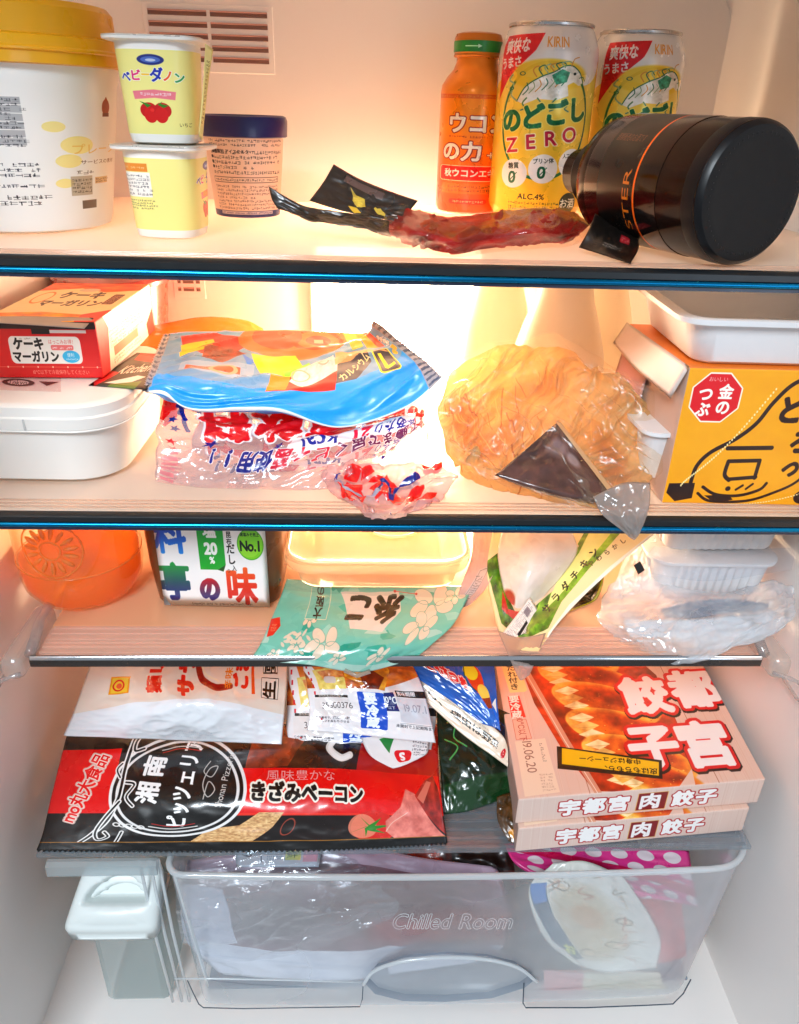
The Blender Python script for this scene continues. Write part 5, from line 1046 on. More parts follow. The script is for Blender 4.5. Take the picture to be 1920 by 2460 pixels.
# --- teal floral bag
W, H = 1200, 460; c = Canvas(W, H, '80b8a8', .92)
rs = random.Random(5)
for k in range(34): x, y = rs.uniform(0, W), rs.uniform(0, H); c.poly([(x + rs.uniform(20, 80) * math.cos(a), y + rs.uniform(10, 42) * math.sin(a)) for a in np.linspace(0, 5.6, 7)], ('3f9486', '8cc0b0', '2f8878', 'b8cfc0', '9fc8b8', '57a393')[k % 6], .75)
def flower(x, y, r, c0='efcbb4', o='5a9086', n=5, rot=0):
    for k in range(n): a = math.radians(rot) + k * 2 * PI / n; c.ell(x + r * .62 * math.cos(a), y + r * .45 * math.sin(a), r * .46, r * .30, c0, .95, rot=math.degrees(a) * .9)
    for k in range(n): a = math.radians(rot) + k * 2 * PI / n; c.ell(x + r * .62 * math.cos(a), y + r * .45 * math.sin(a), r * .46, r * .30, o, .8, rot=math.degrees(a) * .9, ring=2.5)
for a in ((420, 330, 110, 20), (250, 340, 60, 0), (1000, 110, 130, 10), (980, 240, 110, 40), (300, 210, 50, 10), (800, 380, 60, 30), (130, 400, 45, 20), (1120, 60, 60, 0), (560, 400, 50, 5)): flower(a[0], a[1], a[2], rot=a[3])
for k in range(20): x = 150 + rs.uniform(0, 240); c.ell(x, 300 + rs.uniform(-30, 90), 22, 8, 'efcbb4', .9, rot=rs.uniform(-60, 60))
c.poly([(0, 210), (60, 200), (90, 240), (60, 290), (20, 300)], 'd4452c'); c.micro(24, 230, 60, 270, 3, 'f0b090', .8, 3)
c.poly([(270, 30), (420, 30), (410, 210), (260, 205)], '7ab0a4'); c.line([(270, 30), (260, 205), (410, 210), (420, 30)], 4, 'd8d8b8'); c.text('大阪の', 340, 118, 62, '1c2c28', rot=180, vert=True, bold=.03)
c.poly([(480, 60), (800, 40), (820, 150), (740, 260), (560, 250), (520, 160)], 'e8cdc0', .92)
c.text('糸こ', 650, 140, 165, '1a100c', rot=178, bold=.045, sx=.95, shear=.3)
c.line([(780, 42), (900, 56)], 4, 'c83a30'); c.ell(780, 42, 8, 8, 'c83a30'); c.ell(900, 56, 7, 7, 'c83a30')
c.rect(0, 425, W, 460, 'cfd8c8', .5); c.p[:70, :, 3] *= .75
tm = printed('teal bag print', c, .28, .35, .2, 45, .0015, film=('e8f4ee', .3, 'c8dcd0'), trans=.25)
t = thing('teal_floral_bag', 'teal plastic bag printed with pale flowers, hanging over the silver shelf rail', 'food bag', (-.03, .03, 0))
packet('bag_film', t, [[Zp(612, 1235, .011), Zp(700, 1240, .011), Zp(850, 1245, .011), Zp(1010, 1250, .011)], [Zp(598, 1275, .011), Zp(700, 1282, .012), Zp(850, 1290, .012), Zp(990, 1292, .010)],
                       [Zp(575, 1330, .009), Zp(690, 1330, .012), Zp(840, 1335, .012), Zp(965, 1335, .007)], [Zp(555, 1375, .004), Zp(680, 1380, .007), Zp(820, 1385, .008), Zp(925, 1372, .004)],
                       [Yp(532, 1410, -.0005), Yp(655, 1418, -.0045), Yp(770, 1434, -.006), Yp(885, 1406, -.001)]], tm, .006, 90, 70, wr=.0012, wf=(6, 5), seed=61, edge=.4, floor=None)
tube('tail_knot', t, [Yp(735, 1430, -.0065), Yp(762, 1442, -.008), Yp(790, 1432, -.0065)], .0014, clear('film tail', 'e8e0d4', .1, .5, 'd8c8b8', fmul=2), 6)

# --- thin mauve packet with a label strip
c = Canvas(200, 420, 'c8a49c', .75); c.p[..., :3] *= np.linspace(1, .9, 420)[:, None, None]; c.poly([(80, 190), (150, 160), (110, 400), (40, 400)], 'a89a98'); c.line([(90, 196), (146, 172), (108, 392), (50, 392), (90, 196)], 2, '4a4040'); c.micro(75, 220, 120, 380, 12, '3a3436', .9, 2)
t = thing('thin_packet', 'thin greyish mauve packet with a slanting label strip, right of the food box', 'packet', (.045, .09, 0))
packet('packet_film', t, [[Yp(1010, 1130, .100), Yp(1050, 1132, .100), Yp(1090, 1134, .095)], [Yp(1005, 1190, .080), Yp(1035, 1195, .080), Yp(1062, 1200, .075)], [Yp(985, 1245, .062), Yp(1015, 1250, .060), Yp(1040, 1250, .058)], [Yp(972, 1288, .050), Yp(985, 1296, .048), Yp(1002, 1290, .047)]],
       printed('thin packet print', c, .3, .4, .3, 60, film=('f6e8e4', .3, 'e0c8c4')), .003, 24, 50, wr=.0008, floor=0, seed=62)

# --- cooked chicken pack
W, H = 900, 900; c = Canvas(W, H, 'e2d2b0', 1.0)
t = thing('chicken_pack', 'vacuum pack of pale chicken meat with green leaf and a dated white label', 'meat pack', (.09, .05, 0))
def qq(x, y): return ((x - 1030) * 2.5, (y - 1130) * 2.8)
c.poly([qq(*p) for p in [(1030, 1130), (1400, 1130), (1300, 1215), (1215, 1290), (1170, 1350), (1140, 1450), (1105, 1450), (1035, 1250)]], 'dcc79c')
c.poly([qq(*p) for p in [(1035, 1200), (1075, 1170), (1200, 1280), (1170, 1340), (1110, 1370), (1070, 1330)]], '5c7a2c', tex=(14, 14, .45))
c.poly([qq(*p) for p in [(1330, 1130), (1250, 1130), (1210, 1200), (1165, 1260), (1130, 1330), (1160, 1330), (1210, 1270), (1260, 1210)]], '7a9440', tex=(10, 10, .4))
c.poly([qq(*p) for p in [(1260, 1130), (1310, 1130), (1240, 1215), (1190, 1275), (1165, 1300), (1185, 1240), (1235, 1180)]], 'd4d48c', tex=(5, 5, .1))
c.poly([qq(*p) for p in [(1068, 1130), (1215, 1130), (1235, 1165), (1200, 1215), (1180, 1260), (1135, 1300), (1100, 1305), (1075, 1260), (1062, 1190)]], 'd9b49a', tex=(6, 5, .12))
c.poly([qq(*p) for p in [(1072, 1260), (1085, 1300), (1110, 1305), (1095, 1320), (1070, 1300)]], 'a8483a')
for i, ch in enumerate('サラダチキン'): x, y = qq(1168 + i * 20, 1298 - i * 24); c.text(ch, x, y, 52, '2a3020', rot=-50, bold=.03)
for i, ch in enumerate('やわらかしっとり'): x, y = qq(1262 + i * 17, 1202 - i * 12); c.text(ch, x, y, 34, '3a3024', rot=-38, bold=.02)
c.poly([qq(*p) for p in [(1400, 1130), (1300, 1210), (1215, 1290), (1170, 1350), (1140, 1450), (1158, 1450), (1182, 1360), (1225, 1298), (1310, 1225), (1400, 1150)]], 'efe6cc')
cm = printed('chicken pack print', c, .22, .7, .3, 40, .0015)
# sheet mapped so that the art keeps its drawing-plane layout
CT = [[(1052, 1130, .095), (1140, 1125, .095), (1230, 1125, .090), (1310, 1130, .080), (1398, 1138, .070)],
      [(1040, 1200, .072), (1105, 1200, .076), (1165, 1200, .074), (1230, 1205, .066), (1310, 1212, .056)],
      [(1044, 1250, .058), (1090, 1255, .062), (1135, 1262, .058), (1180, 1275, .050), (1228, 1288, .042)],
      [(1065, 1330, .028), (1090, 1335, .030), (1115, 1338, .030), (1140, 1342, .026), (1175, 1352, .022)],
      [(1090, 1400, .006), (1103, 1405, .006), (1116, 1408, .006), (1128, 1412, .005), (1144, 1416, .004)]]
o = packet('pack_film', t, [[Yp(*p) for p in r] for r in CT], cm, .014, 60, 80, wr=.0012, wf=(5, 6), floor=0, seed=63, edge=.5)
def remap(o, CT, fn, W, H, nu, nv):
    """lay the artwork flat on the sheet: uv from the sheet's own outline"""
    P2 = surf([[np.array([*fn(x, y), 0.0]) for x, y, _ in r] for r in CT], nu, nv); ul = o.data.uv_layers[0].data
    for p in o.data.polygons:
        for li in p.loop_indices:
            u, v = ul[li].uv; a = P2[min(nv, max(0, int(round((1 - v) * nv)))), min(nu, max(0, int(round(u * nu))))]; ul[li].uv = (a[0] / W, 1 - a[1] / H)
remap(o, CT, qq, W, H, 60, 80)
mc_ = Canvas(200, 240, 'd8c4b8'); mc_.mottle(.10, 4, 5); mc_.ell(20, 210, 30, 26, 'a04030', .8, soft=10)
packet('chicken_meat', t, [[Yp(1072, 1128, .088), Yp(1140, 1120, .078), Yp(1218, 1126, .084)], [Yp(1062, 1180, .076), Yp(1140, 1180, .060), Yp(1232, 1175, .072)], [Yp(1070, 1240, .062), Yp(1130, 1240, .048), Yp(1200, 1228, .062)], [Yp(1088, 1296, .048), Yp(1112, 1304, .045), Yp(1142, 1292, .048)]], printed('chicken meat', mc_, .3, .5, .2, 40), .006, 40, 40, wr=.0006, seed=66)
packet('clear_seal', t, [[Yp(1062, 1345, .018), Yp(1110, 1360, .018), Yp(1165, 1350, .020)], [Yp(1085, 1400, -.0015), Yp(1115, 1410, -.002), Yp(1142, 1412, -.001)], [Yp(1103, 1440, -.004), Yp(1112, 1452, -.005), Yp(1130, 1440, -.004)]],
       clear('chicken seal film', 'f2e6e0', .12, .4, 'e8d0c4', bump=.4, bs=60, bd=.001, fmul=1.5), .0008, 20, 24, wr=.0008, seed=64)
c = Canvas(300, 560, 'e9d6cc'); c.text('19.06.1', 190, 330, 64, '3a3a44', rot=90, bold=.0); c.micro(20, 40, 120, 520, 24, '4a4248', .8, 2); c.rect(120, 210, 150, 400, '241c20'); c.micro(165, 60, 270, 160, 6, '5a5056', .8, 4); c.micro(230, 420, 280, 520, 6, '5a5056', .8, 6); c.line([(160, 200), (160, 520)], 2, '5a5058'); c.rect(40, 90, 110, 180, '6a6068', .7)
packet('date_label', t, [[Yp(1131, 1274, .046), Yp(1146, 1298, .043), Yp(1158, 1326, .038)], [Yp(1101, 1314, .034), Yp(1120, 1340, .028), Yp(1140, 1374, .020)], [Yp(1070, 1353, .020), Yp(1092, 1386, .010), Yp(1121, 1425, -.004)]],
       printed('chicken date label', c, .45, .2, .1, 30), .0005, 12, 20, wr=.0004)

# --- dark pack with a yellow edge
c = Canvas(300, 420, '2a1410'); c.mottle(.2, 6, 6); c.rect(0, 0, 300, 420, '8c8420', r=30) if False else None
c.line([(8, 8), (292, 8), (292, 412), (8, 412), (8, 8)], 22, '8a8420'); c.rect(40, 60, 260, 120, '5a2018', .7); c.micro(120, 160, 230, 220, 5, 'c8c0b8', .7, 3); c.rect(40, 270, 140, 390, '14160e'); c.line([(60, 290), (120, 290), (120, 350), (60, 350), (60, 290)], 6, 'b8b43c'); c.poly([(140, 260), (200, 390), (230, 390), (165, 250)], 'c0b8a8')
t = thing('sauce_pack', 'small dark brown pack with olive yellow border, behind the chicken pack', 'packet', (.125, .06, 0))
packet('pack_film', t, [[Yp(1228, 1205, .085), Yp(1260, 1185, .085), Yp(1292, 1180, .083)], [Yp(1195, 1275, .070), Yp(1235, 1275, .070), Yp(1280, 1262, .066)], [Yp(1160, 1335, .056), Yp(1185, 1352, .052), Yp(1208, 1357, .050)]],
       printed('sauce pack print', c, .25, .6, .2, 40), .010, 30, 36, wr=.0008, floor=0, seed=65)

# --- two fluted foam trays
def fluted(name_label, cx, cy, z0, h, hx_, hy_, rot):
    t = thing('fluted_tray', name_label, 'foam tray', (cx, cy, z0), 'fluted white foam trays at the right end of the narrow shelf')
    b = tub('tray_body', t, cx, cy, [(z0, hx_ * .86, hy_ * .84, .008), (z0 + .002, hx_ * .90, hy_ * .88, .010), (z0 + h * .55, hx_ * .94, hy_ * .94, .011), (z0 + h - .003, hx_ * .97, hy_ * .97, .012)], foam, rot, rib=.0006)
    tub('tray_rim', t, cx, cy, [(z0 + h - .003, hx_ * 1.0, hy_ * 1.0, .013), (z0 + h - .0022, hx_ * 1.06, hy_ * 1.07, .015), (z0 + h, hx_ * 1.06, hy_ * 1.07, .015), (z0 + h + .0004, hx_ * 1.03, hy_ * 1.04, .014)], foam, rot)
    return t
q0 = Yp(1520, 1290, .045); fluted('lower fluted white foam tray, the one resting in the cloudy plastic bag', float(q0[0]) + .001, .088, .010, .030, .0430, .036, -.02)
fluted('upper fluted white foam tray, stacked just beneath the middle shelf', float(q0[0]) + .004, .092, .0445, .030, .0430, .036, .02)
blk = solid('black tag', '101010', .5)
# --- cloudy plastic bag
t = thing('cloudy_bag', 'cloudy clear plastic bag with bluish contents drooping over the right shelf end', 'plastic bag', (.18, .02, 0))
cb = clear('cloudy bag film', 'f8fafc', .10, .36, 'f4f6fa', bump=.25, bs=50, bd=.0015, fmul=2.2, hazevar=26)
packet('bag_film', t, [[Yp(1325, 1225, .070), Yp(1400, 1240, .060), Yp(1480, 1262, .052), Yp(1560, 1262, .052), Yp(1640, 1240, .060), Yp(1690, 1250, .050)],
                       [Yp(1285, 1275, .060), Yp(1380, 1290, .040), Yp(1470, 1300, .034), Yp(1560, 1298, .034), Yp(1640, 1290, .038), Yp(1700, 1288, .036)],
                       [Yp(1280, 1325, .036), Yp(1360, 1340, .022), Yp(1450, 1350, .014), Yp(1550, 1345, .014), Yp(1630, 1330, .018), Yp(1694, 1310, .022)],
                       [Yp(1320, 1372, .016), Yp(1385, 1395, .004), Yp(1450, 1414, -.004), Yp(1530, 1400, -.003), Yp(1610, 1368, .006), Yp(1668, 1338, .014)]],
       cb, .016, 120, 80, wr=.0030, wf=(5, 4), seed=71, floor=None, edge=.5, cre=(7, 2.5, .4, .006), jag=.003)
bl = solid('bluish fish skin', '5a6c86', .25, coat=.6, var=.4, vs=90)
packet('blue_contents', t, [[Yp(1410, 1300, .046), Yp(1480, 1283, .046), Yp(1560, 1278, .046), Yp(1640, 1288, .046)], [Yp(1420, 1318, .040), Yp(1490, 1318, .038), Yp(1560, 1306, .038), Yp(1640, 1298, .040)]], bl, .008, 40, 12, wr=.001, seed=3)
c = Canvas(300, 160, 'c4ccd6'); c.mottle(.15, 6, 4)
packet('pale_contents', t, [[Yp(1330, 1320, .034), Yp(1430, 1322, .034), Yp(1540, 1316, .034), Yp(1660, 1305, .036)], [Yp(1340, 1350, .024), Yp(1440, 1365, .018), Yp(1540, 1355, .018), Yp(1640, 1335, .022)], [Yp(1370, 1372, .014), Yp(1440, 1388, .008), Yp(1540, 1378, .008), Yp(1620, 1352, .014)]], printed('pale contents print', c, .4, .4, .4, 40), .010, 40, 20, wr=.002, seed=4)
packet('film_fold', t, [[Yp(1340, 1150, .085), Yp(1380, 1155, .080), Yp(1400, 1150, .080)], [Yp(1325, 1210, .072), Yp(1365, 1215, .068), Yp(1395, 1225, .064)], [Yp(1300, 1275, .056), Yp(1345, 1280, .052), Yp(1400, 1280, .050)]], cb, .002, 30, 36, wr=.004, wf=(5, 5), seed=73, open_back=True)
packet('film_fold', t, [[Yp(1395, 1165, .050), Yp(1520, 1176, .046), Yp(1690, 1168, .048)], [Yp(1380, 1190, .047), Yp(1520, 1196, .044), Yp(1695, 1188, .046)], [Yp(1390, 1225, .045), Yp(1520, 1240, .043), Yp(1690, 1215, .044)]], clear('stretch film', 'f4f6fa', .1, .12, 'e4e8ee', bump=.6, bs=40, bd=.002, fmul=1.1), .001, 50, 24, wr=.002, wf=(7, 3), seed=74, open_back=True)
packet('black_tag', t, [[Yp(1352, 1206, .066), Yp(1366, 1197, .066)], [Yp(1362, 1226, .064), Yp(1376, 1216, .064)]], blk, .0008, 6, 6, wr=0)
packet('black_tag', t, [[Yp(1672, 1300, .030), Yp(1682, 1302, .030)], [Yp(1674, 1322, .028), Yp(1684, 1320, .028)]], blk, .0008, 6, 6, wr=0)

# ================================================================== things on the drawer cover
# --- black and red bacon pack
W, H = 1560, 620; c = Canvas(W, H, '1c100c')
c.poly([(0, 100), (245, 100), (245, 372), (0, 372)], 'bc1416')
c.poly([(700, 0), (1560, 0), (1560, 190), (700, 190)], '2c1610', tex=(9, 3, .4)); c.poly([(760, 20), (900, 0), (960, 60), (900, 180), (740, 190)], '7c4428', tex=(6, 5, .4)); c.poly([(1210, 0), (1560, 0), (1560, 200), (1180, 200)], 'a01a16', .9)
c.rect(640, 186, W, 385, 'c01414', tex=(6, 3, .12)); c.rect(640, 376, W, 388, 'd8502c', .7); c.poly([(700, 388), (W, 388), (W, 545), (700, 545)], '26100c', .9, tex=(10, 3, .3))
c.curve([(1030, 30), (1080, 50), (1060, 100), (1110, 140), (1150, 130)], 30, 'd8d0c8'); c.curve([(1036, 34), (1080, 54), (1062, 102), (1110, 142), (1146, 132)], 16, 'f2ece6')
c.text('mo丸大食品', 128, 262, 74, 'f2dcd0', rot=-72, bold=.06, o=(6, 'c2a8a0'), sx=.78); c.text('mo丸大食品', 128, 262, 74, 'c42020', rot=-72, bold=.03, sx=.78)
c.poly([(560, 545), (620, 455), (730, 440), (800, 372), (890, 372), (850, 450), (780, 545)], 'c09a78', tex=(30, 22, .3)); c.ell(905, 455, 24, 56, '8a5040', ring=4, rot=18)
c.ell(490, 275, 262, 232, 'd8d4d2'); c.ell(490, 275, 250, 219, '0e0808'); c.ell(490, 275, 236, 204, 'd0ccca'); c.ell(490, 275, 225, 194, '16100e')
c.text('湘南', 392, 215, 92, 'e8e4e2', rot=-84, bold=.035, gap=.18); c.text('ピッツェリア', 520, 250, 84, 'f2f0ee', rot=-84, bold=.03, sx=.78)
c.curve([(610, 160), (590, 200), (620, 220), (640, 180), (610, 190), (590, 250), (610, 300), (635, 270), (610, 240), (595, 310)], 4, 'a8a4a0'); c.text('Shonan Pizzeria', 668, 235, 36, 'bdb8b4', rot=-80, sx=.95)
c.curve([(410, 108), (490, 96), (570, 108)], 4, 'c8c4c0'); c.curve([(415, 118), (490, 106), (565, 118)], 4, 'a03a34'); c.curve([(400, 440), (490, 456), (580, 440)], 5, 'c8c4c0'); c.curve([(410, 426), (490, 442), (570, 426)], 4, 'a03a34')
def scroll(pts, w1=24, w2=11): c.curve(pts, w1, 'd6d2cf'); c.curve(pts, w2, '140c0a')
scroll([(290, -10), (285, 80), (275, 200), (270, 300), (240, 400), (190, 480), (150, 548)]); scroll([(340, 20), (300, 60), (300, 110), (335, 100)], 20, 8); scroll([(275, 320), (225, 400), (200, 470), (215, 525), (250, 500), (235, 470)], 20, 8); scroll([(330, 340), (300, 300), (325, 250), (290, 240)], 18, 7); scroll([(300, 470), (285, 545)], 18, 7); scroll([(262, 220), (245, 190), (262, 165)], 16, 6)
for k in range(5): c.ell(275 + k * 24, 428 + k * 4, 16, 11, 'd0ccc8', ring=5, rot=20); c.ell(300 + k * 26, 12 + (k % 2) * 6, 15, 10, 'c8c4c0', ring=5)
c.text('きざみベーコン', 990, 285, 84, '140c0a', bold=.05, o=(9, 'e0d8c8'), sx=.76, rot=1); c.text('風味豊かな', 960, 215, 42, 'c8a0a0', al=.9, sx=1.3)
c.ell(1250, 465, 100, 105, 'b83428'); c.ell(1200, 460, 60, 80, 'd08a78', .85)
for k in range(7): a = k * .9 - .2; c.poly([(1225, 450), (1225 + 105 * math.cos(a) - 10 * math.sin(a), 460 + 70 * math.sin(a)), (1225 - 16 * math.sin(a), 466 + 16 * math.cos(a))], '3c7c38')
c.poly([(1300, 420), (1370, 340), (1400, 250), (1440, 270), (1560, 560), (1340, 560), (1300, 490)], 'c87c74', tex=(9, 7, .22)); c.poly([(1440, 280), (1490, 210), (1530, 185), (1550, 240), (1560, 530), (1520, 450)], '8c3c34', tex=(6, 8, .3)); c.poly([(1450, 290), (1500, 210), (1520, 215), (1475, 320)], 'b87468'); c.curve([(1300, 490), (1330, 430), (1400, 370)], 4, 'e0a89c')
c.rect(0, 545, W, 552, '8a6a30'); c.rect(0, 552, W, 620, '0e0a0a')
bm_ = printed('bacon pack print', c, .28, .45, .16, 28, .0012)
CT = [[(145, 1560, -.118), (420, 1545, -.114), (700, 1545, -.114), (935, 1545, -.116)], [(128, 1625, -.122), (400, 1622, -.112), (690, 1622, -.112), (936, 1640, -.120)], [(108, 1705, -.130), (390, 1705, -.118), (690, 1705, -.118), (943, 1712, -.126)],
      [(92, 1775, -.141), (385, 1772, -.134), (690, 1768, -.134), (950, 1765, -.139)], [(78, 1813, -.1478), (380, 1815, -.146), (690, 1812, -.146), (955, 1798, -.1475)]]
t = thing('bacon_pack', 'large black and red bacon pack with white scrollwork, lowest on the left of the cover', 'meat pack', (-.11, .01, Z4))
packet('pack_film', t, [[Zp(*p) for p in r] for r in CT], bm_, .016, 160, 70, wr=.0012, wf=(9, 4), seed=81, floor=Z4, zig=('bottom', .0016), edge=.45)
# --- white noodle bag
W, H = 1200, 520; c = Canvas(W, H, 'dccabc'); c.poly([(0, 300), (300, 250), (700, 235), (1200, 290), (1200, 520), (0, 520)], 'dfe3ea') ; c.mottle(.03, 5, 5)  # warm light above and cool light in front painted into the white
c.rect(150, 120, 262, 200, 'd89020'); c.rect(160, 127, 252, 193, 'e6b84a'); c.ell(200, 160, 34, 26, 'c23020', ring=7); c.ell(204, 162, 16, 12, 'd86a48')
c.text('麺1人', 400, 95, 92, 'c0301c', rot=-90, bold=.05, sx=.9); c.text('サラダ', 590, 45, 110, 'c0301c', rot=-90, bold=.08); c.curve([(650, 60), (690, 130), (770, 170), (860, 165)], 34, '8c2a1c'); c.curve([(660, 50), (710, 110), (790, 140)], 8, 'e8d0b0'); c.text('辛味噌', 850, 100, 50, 'd88030', rot=-90, bold=.02); c.text('ごまだれ', 925, 20, 96, 'c43a20', rot=-90, bold=.06, sx=.8); c.poly([(975, 0), (990, 0), (1010, 195), (990, 195)], 'd0602c')
c.rect(1048, 120, 1148, 208, 'e0cdbf', edge=3, ec='2a1c16'); c.text('生', 1098, 164, 84, '1c120e', rot=-90, bold=.04); c.rect(1056, -20, 1140, 95, 'e0cdbf', edge=3, ec='2a1c16'); c.text('要冷', 1098, 20, 72, '1c120e', rot=-90, bold=.03)
c.micro(500, 440, 760, 500, 3, 'b8c0cc', .6, 3)
CT = [[(205, 1385, -.070), (340, 1380, -.064), (480, 1380, -.064), (612, 1382, -.070)], [(182, 1450, -.080), (330, 1448, -.070), (470, 1448, -.070), (612, 1455, -.080)], [(160, 1510, -.093), (330, 1500, -.072), (470, 1500, -.072), (608, 1515, -.092)],
      [(146, 1545, -.102), (330, 1545, -.088), (470, 1545, -.088), (604, 1552, -.101)], [(135, 1570, -.108), (330, 1578, -.107), (460, 1583, -.107), (601, 1588, -.109)]]
t = thing('noodle_bag', 'glossy white noodle bag with sideways red print, lying on the black bacon pack', 'food bag', (-.11, .06, -.11))
packet('bag_film', t, [[Zp(*p) for p in r] for r in CT], printed('noodle bag print', c, .16, .7, .12, 26, .002, trans=.1), .012, 110, 70, wr=.0024, wf=(5, 3.5), seed=83, edge=.5, floor=-.118)
# --- two sausage bags taped as a pair
def sausage_art(front):
    c = Canvas(900, 560, 'd9d4d6')
    c.poly([(0, 0), (900, 0), (900, 90), (560, 190), (0, 200)], 'b8702c', tex=(8, 5, .4)); c.poly([(330, 0), (600, 0), (640, 60), (600, 200), (480, 180), (330, 110)], 'c88a3c', tex=(5, 5, .35)); c.poly([(430, 90), (520, 60), (600, 110), (560, 190), (470, 190)], '7a3c14', tex=(4, 4, .3))
    c.poly([(0, 0), (60, 0), (150, 150), (90, 240), (0, 60)], 'e4dcdc'); c.poly([(70, 60), (250, 40), (330, 120), (330, 200), (110, 210)], 'e0c078', tex=(6, 5, .25)); c.poly([(110, 70), (300, 50), (330, 110), (150, 130)], 'cf8a5c', tex=(6, 3, .3)); c.rect(160, 110, 260, 160, 'c9b8b4', .9, r=20)
    for k in range(9): c.rect(20 + k * 9, 20 + k * 50, 34 + k * 9, 44 + k * 50, 'b82040')
    c.rect(60, 245, 330, 262, '3a2a20'); c.text('原材料名は反対側に', 190, 250, 24, 'e8e0d8', sx=.9); c.rect(50, 262, 335, 400, 'd4ccca')
    c.text('35300376' if front else '3003741', 235, 320, 62, '4a4044', sx=1.0, bold=0); c.text('この番号で、原材料の産地', 195, 420, 26, '2a2630', bold=.01, sx=.95); c.text('おいしさを長もちさせる', 185, 452, 26, '2a2630', bold=.01, sx=.95)
    c.rect(400, 215, 590, 500, '1c5aa8', r=14); c.text('要冷蔵', 492, 355, 92, 'dfe8f4', vert=True, bold=.05); c.poly([(590, 215), (660, 205), (680, 340), (590, 345)], '1a2a68'); c.text('10℃', 630, 262, 62, 'dfe8f4', sx=.8, bold=.02); c.text('以下', 630, 318, 26, 'dfe8f4')
    c.rect(680, 190, 900, 235, '20242c'); c.text('賞味期限', 760, 212, 34, 'd8dce4', bold=.02); c.rect(680, 240, 900, 420, 'bcbcc4'); c.text('19.07.1', 800, 310, 74, '8a8a94', sx=.9); c.text('未開封で上記期限まで', 785, 452, 30, '2a2a34', bold=.01, sx=.9); c.line([(675, 430), (900, 430)], 3, '4a4a54')
    return c
S1 = printed('sausage bag print', sausage_art(True), .22, .6, .15, 32, .0015); S2 = printed('rear sausage bag print', sausage_art(False), .22, .6, .15, 32, .0015)
CB = [[(615, 1420, -.078), (700, 1420, -.070), (800, 1420, -.070), (905, 1420, -.080)], [(612, 1500, -.098), (700, 1500, -.094), (800, 1505, -.094), (930, 1510, -.100)], [(612, 1560, -.110), (700, 1565, -.108), (800, 1572, -.108), (925, 1570, -.112)], [(622, 1592, -.1155), (700, 1594, -.115), (800, 1588, -.115), (920, 1600, -.118)]]
t = thing('sausage_bag', 'rear sausage bag peeping out under the front one, with a blue chilled mark', 'food bag', (-.02, .07, -.11), 'a taped pair of white sausage bags')
packet('bag_film', t, [[Zp(*p) for p in r] for r in CB], S2, .008, 60, 44, wr=.002, wf=(5, 4), seed=85, floor=-.124)
c = Canvas(260, 140, 'd8d0d0'); c.poly([(60, 20), (120, 10), (90, 70)], '3c7c4c'); c.rect(110, 60, 190, 120, 'c02838', r=16); c.text('S', 150, 90, 56, 'f0e0e0', bold=.05); c.micro(190, 20, 250, 90, 5, '2a2430', .8, 3)
packet('taped_corner', t, [[Zp(768, 1570, -.108), Zp(850, 1560, -.106), Zp(918, 1575, -.110)], [Zp(790, 1612, -.113), Zp(850, 1606, -.112), Zp(912, 1606, -.114)], [Zp(838, 1640, -.1165), Zp(860, 1634, -.116), Zp(892, 1620, -.1165)]], printed('taped corner print', c, .25, .6, .3, 40), .0008, 20, 16, wr=.0008)
CF = [[(645, 1415, -.066), (720, 1412, -.058), (820, 1412, -.058), (880, 1415, -.066)], [(655, 1465, -.078), (730, 1465, -.070), (820, 1470, -.070), (905, 1475, -.080)], [(660, 1520, -.091), (740, 1520, -.086), (830, 1525, -.086), (920, 1535, -.093)], [(655, 1558, -.100), (740, 1565, -.099), (830, 1575, -.100), (930, 1585, -.1045)]]
t = thing('sausage_bag', 'front sausage bag printed 35300376 with golden sausages showing at its top', 'food bag', (-.01, .06, -.09), 'a taped pair of white sausage bags')
packet('bag_film', t, [[Zp(*p) for p in r] for r in CF], S1, .010, 80, 60, wr=.0032, wf=(4, 3), seed=87, floor=-.112)
# --- folded packet of rice topping, blue face and white back
W, H = 760, 420; c = Canvas(W, H, '3468a4'); c.mottle(.15, 5, 4)
for x, y, tx in ((250, 60, 'たまごやき'), (380, 120, 'さつま')): c.text(tx, x, y, 74, 'd43a34', rot=28, bold=.08, o=(5, 'f0dcd0'), o2=(8, 'b02028'), sx=.8)
c.ell(560, 130, 70, 80, 'c8542c'); c.ell(540, 90, 60, 40, 'e0c040'); c.ell(590, 210, 62, 56, 'd8b060'); c.poly([(530, 230), (650, 230), (640, 290), (550, 290)], '8a4a2c'); c.curve([(500, 60), (470, 140), (520, 190)], 8, '2c5a2a'); c.poly([(640, 300), (700, 300), (740, 380), (680, 390)], '2a70c0'); c.poly([(650, 270), (740, 240), (720, 320)], 'e8e4dc', .9); c.ell(150, 30, 30, 18, 'd8e0e8', .7)
CT = [[(830, 1398, -.062), (900, 1398, -.060), (980, 1395, -.060), (1052, 1395, -.062)], [(880, 1440, -.074), (945, 1450, -.072), (1005, 1455, -.071), (1058, 1450, -.073)], [(955, 1490, -.084), (1000, 1500, -.083), (1035, 1508, -.083), (1062, 1505, -.084)], [(1030, 1545, -.094), (1048, 1550, -.094), (1060, 1555, -.094), (1068, 1560, -.094)]]
t = thing('rice_topping_packet', 'folded packet with blue printed face and long cream back, left of the dumpling boxes', 'packet', (.06, .06, -.09))
packet('blue_face', t, [[Zp(*p) for p in r] for r in CT], printed('topping face print', c, .2, .6, .3, 32), .004, 50, 40, wr=.0010, seed=91, floor=-.14)
